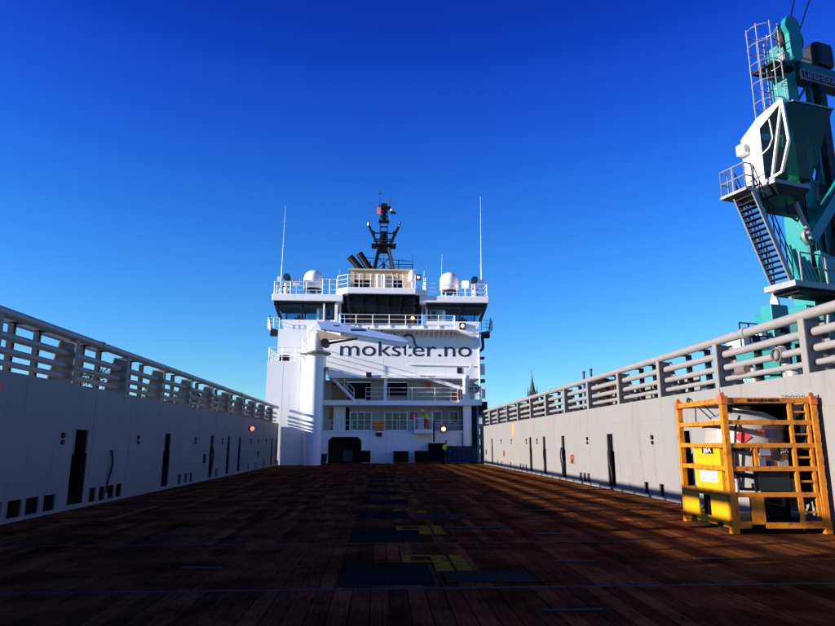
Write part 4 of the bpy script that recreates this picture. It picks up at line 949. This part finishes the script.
# ladder with safety cage
lc = MB(True)
for x in (-1.75, -1.35): lc.tube((x, -.3, 13.1 + Z0), (x, -.3, 17.1 + Z0), .035, 6)
for k in range(14): lc.tube((-1.75, -.3, 13.3 + .28 * k + Z0), (-1.35, -.3, 13.3 + .28 * k + Z0), .02, 6)
lc.build('ladder', GALV, hc)
cg = MB(True)
for z in (14.3, 15.1, 15.9, 16.7, 17.4): cg.ring((-1.75, -.55, z + Z0), .55, .02, 18, 5)
for a in (150, 200, 250, 300, 20): cg.tube((-1.75 + .55 * math.cos(R(a)), -.55 + .55 * math.sin(R(a)), 13.4 + Z0), (-1.75 + .55 * math.cos(R(a)), -.55 + .55 * math.sin(R(a)), 17.5 + Z0), .022, 6)
cg.build('ladder_cage', GALV, hc)
hb(-1.5, -.2, -.7, .3, 16.05, 16.15).build('head_platform', DARK, hc)
hb(-1.1, -.8, -.9, -.6, 16.15, 16.5).build('junction_box', GALV, hc)
# cab: white shell on the sunlit side, glass to the front
zb, zt = 10.45 + Z0, 13.0 + Z0
yF, fb, yK = -2.6, -1.9, -.6
MB(True).hexa([(-3.66, -1.45, zb), (-3.56, -1.45, zb), (-3.46, yK, zb + .2), (-3.56, yK, zb + .2), (-3.62, -1.45, zt - .28), (-3.52, -1.45, zt - .28), (-3.42, yK, zt - .75), (-3.52, yK, zt - .75)]).build('cab_side_panel', WHITE2, hc, bevel=.01)
MB(True).hexa([(-3.62, -1.45, zt - .55), (-3.52, -1.45, zt - .55), (-3.74, yF, zt - .14), (-3.86, yF, zt - .14), (-3.62, -1.451, zt - .1), (-3.0, -1.451, zt - .05), (-3.3, yF, zt), (-3.86, yF, zt)]).build('cab_roof_slope', WHITE2, hc)
MB(True).hexa([(-3.62, -1.44, zt - .30), (-3.0, -1.44, zt - .28), (-2.9, yK, zt - .5), (-3.52, yK, zt - .75), (-3.62, -1.44, zt - .1), (-3.0, -1.44, zt - .05), (-2.9, yK, zt - .2), (-3.52, yK, zt - .55)]).build('cab_roof_slope', WHITE2, hc)
MB(True).box(-3.7, -2.0, fb, yK, zb - .16, zb - .02).build('cab_floor', GALV, hc)
MB(True).hexa([(-3.3, yF - .02, zt + .01), (-1.3, yF - .02, zt + .08), (-1.3, yK, zt + .08), (-2.9, yK, zt - .15), (-3.3, yF - .02, zt + .07), (-1.3, yF - .02, zt + .15), (-1.3, yK, zt + .15), (-2.9, yK, zt - .05)]).build('cab_roof', GALV, hc)
MB(True).hexa([(-3.5, yK - .06, zb), (-2.1, yK - .06, zb), (-2.1, yK, zb), (-3.5, yK, zb), (-3.46, yK - .06, zb + .9), (-1.85, yK - .06, zb + .9), (-1.85, yK, zb + .9), (-3.46, yK, zb + .9)]).build('cab_back', BLACK, hc)
MB(True).hexa([(-3.46, yK - .04, zb + .901), (-1.85, yK - .04, zb + .901), (-1.85, yK - .02, zb + .901), (-3.46, yK - .02, zb + .901), (-3.45, yK - .04, zt - .75), (-1.4, yK - .04, zt), (-1.4, yK - .02, zt), (-3.45, yK - .02, zt - .75)]).build('rear_glass', GLASS_C, hc)
MB(True).beam((-2.6, yK - .03, zb + .9), (-2.5, yK - .03, zt - .3), .08).build('rear_frame_bar', BLACK, hc)
MB(True).hexa([(-3.4, fb - .2, zb + .1), (-2.15, fb - .2, zb + .1), (-2.15, fb - .17, zb + .1), (-3.4, fb - .17, zb + .1), (-3.8, yF, zt - .05), (-1.38, yF, zt + .05), (-1.38, yF + .03, zt + .05), (-3.8, yF + .03, zt - .05)]).build('front_glass', GLASS_C, hc)
MB(True).hexa([(-2.14, fb - .15, zb + .1), (-2.11, fb - .15, zb + .1), (-2.1, yK - .08, zb), (-2.13, yK - .08, zb), (-1.37, yF + .03, zt + .05), (-1.34, yF + .03, zt + .05), (-1.34, yK - .08, zt + .05), (-1.37, yK - .08, zt + .05)]).build('side_glass', GLASS_C, hc)
A_, B_, C_, D_, E2 = (-3.62, -1.46, zb + .02), (-3.84, yF - .02, zt - .06), (-3.78, fb - .75, zb + 1.0), (-3.62, fb - .25, zb + .12), (-3.6, -1.46, zt - .4)
gl = MB(True); b_ = len(gl.v)
gl.v += [A_, D_, C_, B_, E2] + [(p[0] + .03, p[1], p[2]) for p in (A_, D_, C_, B_, E2)]
gl.f += [(0, 1, 2, 3, 4), (9, 8, 7, 6, 5), (0, 5, 6, 1), (1, 6, 7, 2), (2, 7, 8, 3), (3, 8, 9, 4), (4, 9, 5, 0)]
gl.build('door_glass', GLASS_C, hc)
fr = MB(True)
for p, q in ((B_, C_), (C_, D_), (D_, A_), (B_, lerp(A_, D_, .45)), (A_, E2), (E2, B_)): fr.beam(p, q, .08, .08)
fr.build('cab_frame', WHITE2, hc)
MB(True).sweep([(-3.68, -1.95, zt - .42), (-3.68, -2.0, zb + 1.4), (-3.66, -1.8, zb + 1.15), (-3.63, -1.5, zb + 1.05)], .028, 6).build('door_handle_rail', WHITE2, hc, True)
MB(True).hexa([(-3.4, fb + .15, zb - .5), (-2.2, fb + .15, zb - .5), (-2.2, yK, zb - .5), (-3.4, yK, zb - .5), (-3.68, fb, zb - .17), (-2.05, fb, zb - .17), (-2.05, yK, zb - .17), (-3.68, yK, zb - .17)]).build('cab_underside', BLACK, hc)
MB(True).box(-3.82, -3.54, -.95, -.6, 11.75 + Z0, 12.15 + Z0).build('air_conditioner', WHITE2, hc, bevel=.02); MB(True).tube((-3.7, -.97, 11.95 + Z0), (-3.7, -.955, 11.95 + Z0), .13, 14).build('fan_grille', GALV, hc)
MB(True).box(-2.9, -2.5, -1.5, -1.1, zb + .3, zb + 1.5).box(-3.1, -2.3, -1.3, -1.0, zb, zb + .7).build('operator_seat', mat('green_seat', (.16, .40, .26)), hc)
MB(True).box(-2.6, -.80, -.58, -.3, 9.9 + Z0, 10.9 + Z0).build('cab_mount', BLACK, hc)
# access platform, stair, lower platform
hb(-4.7, -2.2, -1.6, -.5, 10.0, 10.1).build('access_platform', GALV, hc)
def rail_local(pts, z0, h, nm='railing', M=GALV, n=2, post=1.0):
    m_ = MB(True)
    for a, b in zip(pts, pts[1:]):
        for k in range(n): m_.tube((a[0], a[1], z0 + h * (k + 1) / n), (b[0], b[1], z0 + h * (k + 1) / n), .025, 6)
        L = math.hypot(a[0] - b[0], a[1] - b[1]); c = max(1, round(L / post))
        for i in range(c + 1):
            t = i / c; x, y = a[0] + (b[0] - a[0]) * t, a[1] + (b[1] - a[1]) * t; m_.tube((x, y, z0), (x, y, z0 + h), .028, 6)
    return m_.build(nm, M, hc)
rail_local([(-4.3, -.55), (-4.65, -.55), (-4.65, -1.55), (-4.3, -1.55)], 10.1 + Z0, .9, post=.45)
a = Vector((-4.40, 0, 10.05 + Z0)); b = Vector((-3.05, 0, 6.95 + Z0))
sp_ = MB(True); sp_.beam(a + Vector((0, -1.6, 0)), b + Vector((0, -1.6, 0)), .05, .2); sto = sp_.build('stair', GALV, hc)
MB(True).beam(a + Vector((0, -.85, 0)), b + Vector((0, -.85, 0)), .05, .2).build('stringer', GALV, sto)
for i in range(1, 17):
    p = a.lerp(b, i / 17); MB(True).box(p.x - .10, p.x + .12, -1.57, -.88, p.z - .015, p.z + .02).build('step', DARK, sto)
for y in (-1.6, -.85):
    m_ = MB(True)
    for h in (.45, .9): m_.tube(a + Vector((.12, y, h)), b + Vector((.12, y, h)), .02, 6)
    for i in range(0, 7): p = a.lerp(b, i / 6); m_.tube(p + Vector((.1, y, 0)), p + Vector((.12, y, .9)), .02, 6)
    m_.build('handrail', DARK, sto)
hb(-3.3, 3.2, -1.9, -.7, 6.72, 6.92).build('lower_platform', GALV, hc); hb(-2.9, 3.2, -1.7, -.75, 6.6, 6.7).build('platform_frame', DARK, hc)
rail_local([(-2.9, -1.85), (3.2, -1.85)], 6.92 + Z0, 1.0, post=1.2)
MB(True).beam((-2.33, -1.3, 10.7 + Z0), (-1.43, -1.3, 8.7 + Z0), .11).build('cab_strut', GALV, hc)
MB(True).ring((-1.15, -1.0, 8.95 + Z0), .26, .08, 20, 8, axis='y').build('lug', GALV, hc, True)
MB(True).beam((-1.15, -.95, 8.8 + Z0), (1.6, -.95, 11.9 + Z0), .4, .42, (0, 1, 0)).build('boom_strut', TEAL, hc)
for k in range(5): MB(True).beam((-1.9 + .22 * k, -.75, 8.6 + Z0 - .12 * k), (-1.5 + .24 * k, -.75, 7.2 + Z0), .09, .1).build('stiffener', TEAL, hc)
MB(True).prism([(-.6, 8.5 + Z0), (.4, 8.2 + Z0), (.9, 7.2 + Z0), (-.4, 7.1 + Z0)], 'y', -.95, -.72).build('boom_foot_plate', TEAL, hc)
for x in (-.65, -.2, .25): hb(x, x + .06, -.62, -.51, 7.2, 9.5).build('stiffener', TEALD, hc)
# slewing platform and machine house
hb(-1.2, 3.5, -.6, 1.6, 5.0, 6.5).build('slew_house', TEAL, hc, bevel=.03)
for k in range(9): hb(-1.15 + .45 * k, -1.07 + .45 * k, -.68, -.601, 5.1, 6.4).build('house_rib', TEALD, hc)
hb(-3.3, -2.5, -.9, -.45, 4.9, 6.3).build('cable_cabinet', TEAL, hc, bevel=.02)
MB(True).lathe([(.16, 0), (.15, .15), (.07, .4), (.02, .5)], (-2.85, -.7, 6.3 + Z0), 14).build('beacon', WHITE2, hc, True)
MB(True).beam((-2.86, -1.3, 6.45 + Z0), (-1.2, -1.5, 7.0 + Z0), .12, .1).build('platform_arm', GALV, hc)
for (x0, z0, x1, z1) in ((-1.6, 3.4, -1.0, 6.0), (-1.9, 3.4, -2.2, 5.4)): MB(True).beam((x0, -1.2, z0 + Z0), (x1, -1.2, z1 + Z0), .16, .1).build('hose_arm', GALV, hc)
hb(-2.2, 3.2, -.9, -.75, 2.6, 4.98).build('recess_panel', BLACK, hc)
# chassis panels
inv = Matrix.Rotation(-R(18), 4, 'Z') @ Matrix.Translation((-16.2, -22.6, .6))
def slab(p0, p1, z0, z1, th, nm, M):      # upright slab between two ground points, facing the sun and the ship
    d = Vector((p1[0] - p0[0], p1[1] - p0[1], 0)).normalized(); nrm = Vector((-d.y, d.x, 0)) * th; P = []
    for z in (z0, z1):
        a, b = Vector((p0[0], p0[1], z)), Vector((p1[0], p1[1], z)); P += [a, b, b + nrm, a + nrm]
    return MB(True).hexa([inv @ p for p in P]).build(nm, M, hc, bevel=.015)
for i in range(4):
    t0, t1 = .74 * i, .74 * i + .66
    for (z0, z1) in ((1.6, 3.98), (4.06, 4.85 + .08 * i)): slab((12.75 + .77 * t0, 23.6 - .64 * t0), (12.75 + .77 * t1, 23.6 - .64 * t1), z0, z1, .5, 'chassis_panel', TEAL)
tp = inv @ Vector((12.75 - .02 + .1, 23.6 - .1, 3.78)); text('lettering', 'LIEBHERR', LABEL, tp, .2, (R(90), 0, -math.atan2(.64, .77) - R(18)), hc, 1.25, .006)
for (x0, x1) in ((-1.9, -1.3), (-1.1, -.6), (-.3, .3), (.6, 1.2)): hb(x0, x1, -1.05, -.91, 2.6, 4.9).build('chassis_panel', TEAL, hc)
hb(-4.75, -3.3, -.9, -.2, 4.72, 5.1).build('engine_housing', WHITE2, hc, bevel=.03)
hb(-4.7, -4.3, -.8, -.3, 5.1, 5.3).build('air_filter', WHITE2, hc, bevel=.05); hb(-3.8, -3.5, -.8, -.3, 5.1, 5.38).build('exhaust_box', WHITE2, hc, bevel=.05)
rail_local([(-4.9, -.95), (-3.3, -.95)], 4.72 + Z0, .8, M=DARK, post=.4)
for x in (-5.2, 2.2):
    for y in (-3.4, 3.4):
        hb(x - .25, x + .25, min(0, y), max(0, y), .35, .49).build('outrigger', TEAL, hc); hb(x - .6, x + .6, y - .6, y + .6, 0, .3).build('outrigger_foot', DARK, hc)
hb(-5.6, 2.6, -1.6, 1.6, .5, 1.45).build('chassis', TEALD, hc); hb(-1.2, 1.2, -1.2, 1.2, 1.5, 6.0).build('slew_pillar', TEALD, hc)
for x in (-4, -2.5, -1, .8):
    for y in (-1.8, 1.8): MB(True).tube((x, y - .18, .55), (x, y + .18, .55), .55, 20).build('wheel', BLACK, hc, True)
# valve gear standing on top of the right wall behind the rails
t = thing('valve_manifold', 'grey rusty valve and pipe bend standing behind the right rail pipes', 'valve', (8.6, 13.0, 2.93))
MB().sweep([(8.62, 13.1, 2.93), (8.62, 13.1, 3.5), (8.62, 13.2, 3.72), (8.62, 13.5, 3.8)], .09, 12).build('pipe_bend', PIPE, t, True)
MB().tube((8.55, 13.05, 3.45), (8.4, 13.05, 3.45), .16, 18).build('valve_body', GALV, t, True); MB().ring((8.36, 13.05, 3.45), .12, .02, 18, 6, axis='x').build('hand_wheel', mat('rusty_brown_wheel', (.12, .08, .06)), t, True)
MB().tube((8.62, 12.9, 2.93), (8.62, 12.9, 3.1), .15, 14).build('flange', PIPE, t, True)
t = thing('valve_manifold', 'smaller brownish valve low behind the right rail pipes', 'valve', (8.6, 14.3, 2.93))
MB().tube((8.62, 14.3, 2.93), (8.62, 14.3, 3.3), .08, 12).build('riser', PIPE, t, True); MB().tube((8.5, 14.3, 3.28), (8.5, 14.7, 3.28), .13, 14).build('valve_body', mat('brownish_valve', (.16, .12, .10)), t, True)

# ---------------------------------------------------------------- quay and shore clutter
def cargo_box(x, y, z, M, lab, L=5.0, rz=0):
    t = thing('shipping_container', lab, 'shipping container', (x, y, z), rz, 'shipping containers on the quay')
    pts = []; n = 20
    for i in range(n):
        u = L * i / n; d = .05 if i % 2 else 0
        pts += [(u, d), (u + L / n * .8, d)]
    poly = [(a, b) for a, b in pts] + [(a, 2.4 - b) for a, b in reversed(pts)]
    MB(True).prism(poly, 'z', .12, 2.5).build('corrugated_wall', M, t)
    MB(True).box(-.02, L, 0, .08, 0, .119).box(-.02, L, 2.32, 2.4, 0, .119).box(-.02, L, -.02, 2.42, 2.501, 2.6).build('frame', M, t)
    for y_ in (.05, 1.25): MB(True).box(-.06, -.021, y_, y_ + 1.1, .15, 2.45).build('door', M, t)
cols = {'white': (.7, .7, .68), 'dark grey': (.05, .05, .055), 'orange': (.7, .16, .03), 'pale grey': (.4, .4, .38), 'blue': (.03, .08, .2), 'rust brown': (.2, .07, .04)}
cm = {k: mat(k.replace(' ', '_') + '_container_paint', v, .5, var=.12, col2=(.15, .08, .05), amt=.4) for k, v in cols.items()}
for i, (x, y, z, c, lab) in enumerate((
        (17.6, 54, -.6, 'pale grey', 'pale grey container at the bottom of the nearer quay stack'), (17.6, 54, 2.0, 'dark grey', 'dark grey container second from the bottom of the nearer quay stack'),
        (19.2, 56, 4.6, 'orange', 'orange container on top of the nearer quay stack behind the right rail'),
        (17.9, 64, -.6, 'blue', 'blue container at the bottom of the farther quay stack'), (17.9, 64, 2.0, 'white', 'white container on top of the farther quay stack'),
        (18.2, 78, -.6, 'rust brown', 'rust brown container at the bottom of the most distant quay stack'), (18.2, 78, 2.0, 'dark grey', 'dark grey container on top of the most distant quay stack'))):
    cargo_box(x, y, z, cm[c], lab, 1.7 if c == 'orange' else 5.0)

def building(x, y, z, w_, d, h, Mw, Mr, lab, floors, cols_, roof='flat', rz=0):
    t = thing('building', lab, 'building', (x, y, z), rz)
    MB(True).box(-w_ / 2, w_ / 2, 0, d, 0, h).build('wall', Mw, t)
    if roof == 'flat': MB(True).box(-w_ / 2 - .3, w_ / 2 + .3, -.3, d + .3, h + .001, h + .5).build('roof', Mr, t)
    else: MB(True).prism([(-w_ / 2 - .4, h + .001), (w_ / 2 + .4, h + .001), (0, h + w_ * .32)], 'y', -.3, d + .3).build('roof', Mr, t)
    MB(True).box(w_ * .2, w_ * .2 + 1.0, d * .4, d * .4 + 1.0, h, h + 1.6).build('chimney', Mr, t)
    fh = h / floors; cw = w_ / cols_
    for i in range(floors):
        for j in range(cols_):
            x0 = -w_ / 2 + cw * (j + .28); z0 = fh * (i + .3)
            wf = MB(True).box(x0, x0 + cw * .44, -.06, -.002, z0, z0 + fh * .5).build('window', WHITE2, t)
            MB(True).box(x0 + .08, x0 + cw * .44 - .08, -.07, -.061, z0 + .08, z0 + fh * .5 - .08).build('pane', WINB, wf)
BW = mat('cream_render', (.6, .55, .45), .8); BR = mat('brick_brown', (.25, .12, .08), .85); BD = mat('slate_roof', (.05, .05, .055), .8); BG = mat('grey_render', (.4, .42, .44), .8)
building(26, 150, -.6, 14, 12, 9.6, BW, BD, 'cream building with dark flat roof straight above the far end of the right rail', 4, 5)
building(40, 170, -.6, 11, 12, 9.0, BG, BD, 'grey gabled building between the cream building and the church', 4, 4, 'gable')
building(58, 200, -.6, 16, 14, 12.5, BR, BD, 'brown brick building in front of the church on the right', 5, 6)
building(82, 210, -.6, 14, 14, 13, BW, BD, 'cream gabled building right of the church', 5, 5, 'gable')
building(55, 110, -.6, 13, 12, 12, BG, BD, 'grey flat warehouse seen through the right rail behind the container stacks', 3, 5)
building(-62, 210, -1.5, 15, 12, 15, BW, BD, 'cream gabled building across the water seen through the left rail near the tower', 4, 5, 'gable')
building(-95, 190, -1.5, 15, 12, 17, BR, BD, 'brown brick building across the water seen through the left rail', 5, 5)
building(-82, 120, -1.5, 13, 12, 17, BG, BD, 'grey gabled building across the water, nearest in the left rail gaps', 4, 5, 'gable')
# church with three spires
ch = thing('church', 'distant dark church with one tall and two small spires above the right rail', 'church', (71.6, 300, -.6))
MB().box(67.5, 76, 300, 330, -.6, 20).build('nave', BD, ch); MB().box(70.2, 73.0, 298, 301, -.6, 25.5).build('tower', BD, ch)
def spire(x, z0, z1, r): MB().lathe([(r, 0), (r * .75, (z1 - z0) * .25), (r * .35, (z1 - z0) * .6), (.05, z1 - z0)], (x, 299.5, z0), 8).build('spire', BD, ch)
spire(71.6, 25.5, 33.5, 1.4); spire(69.4, 20, 28.2, .8); spire(73.8, 20, 28.0, .8); MB().tube((71.6, 299.5, 33.4), (71.6, 299.5, 36), .1, 6).build('finial', BD, ch)
MB().box(68.7, 70.1, 298.6, 300.4, -.6, 20.01).box(73.1, 74.5, 298.6, 300.4, -.6, 20.01).build('side_tower', BD, ch)
# two distant stacks
for x, h, lab in ((62.9, 23.0, 'left of two thin dark chimneys above the middle of the right rail'), (65.2, 23.8, 'right and taller of two thin dark chimneys above the middle of the right rail')):
    t = thing('chimney_stack', lab, 'chimney', (x, 195, -.6)); MB().tube((x, 195, -.6), (x, 195, h), .45, 12, .35).build('shaft', BD, t, True); MB().tube((x, 195, h), (x, 195, h + .5), .5, 12).build('rim', BD, t, True)
# trees
def tree(x, y, z, h, r, lab, seed):
    rnd_ = random.Random(seed); t = thing('tree', lab, 'tree', (x, y, z))
    tk = MB(True); tk.sweep([(0, 0, 0), (.1, 0, h * .3), (0, .1, h * .55), (0, 0, h * .85)], [h * .03, h * .024, h * .016, h * .005], 8)
    for k in range(7):
        a = rnd_.uniform(0, 6.28); z0 = h * rnd_.uniform(.3, .7); tk.tube((0, 0, z0), (math.cos(a) * r * .7, math.sin(a) * r * .7, z0 + h * .2), h * .01, 6, h * .003)
    tk.build('trunk', BARK, t, True)
    c = MB(True)
    for k in range(34):
        a = rnd_.uniform(0, 6.28); u = rnd_.random() ** .5 * r * .8; zc = h * rnd_.uniform(.35, .95); u *= 1 - abs(zc / h - .6) * 1.1
        ctr = Vector((math.cos(a) * u, math.sin(a) * u, zc)); rr = r * rnd_.uniform(.16, .34)
        for m2 in range(60):
            d = Vector((rnd_.gauss(0, 1), rnd_.gauss(0, 1), rnd_.gauss(0, .8))).normalized() * rr * rnd_.uniform(.5, 1.1)
            p = ctr + d; s1 = Vector((rnd_.gauss(0, 1), rnd_.gauss(0, 1), rnd_.gauss(0, 1))).normalized() * r * .045; s2 = s1.cross(Vector((rnd_.gauss(0, 1), rnd_.gauss(0, 1), rnd_.gauss(0, 1))).normalized())
            b0 = len(c.v); c.v += [tuple(p - s1), tuple(p + s2), tuple(p + s1), tuple(p - s2)]; c.f.append((b0, b0 + 1, b0 + 2, b0 + 3))
    c.build('crown', LEAF, t)
for i, (x, y, h, r, lab) in enumerate(((-47, 110, 14, 5, 'dark bushy tree standing nearest across the water, leftmost through the left rail'),                                       (-44, 150, 13, 5, 'round dark tree in the middle of the left shore trees'), (-45, 185, 15, 5, 'tall dark tree just left of the white tower'), (-57, 165, 16, 6, 'wide dark tree behind the round one on the left shore'))):
    tree(x, y, -1.5, h + 1, r, lab, i)
tag(MB().box(-74.9, -30, 60, 300, -4, -1.5).build('shore_strip', ROCK), kind='structure')
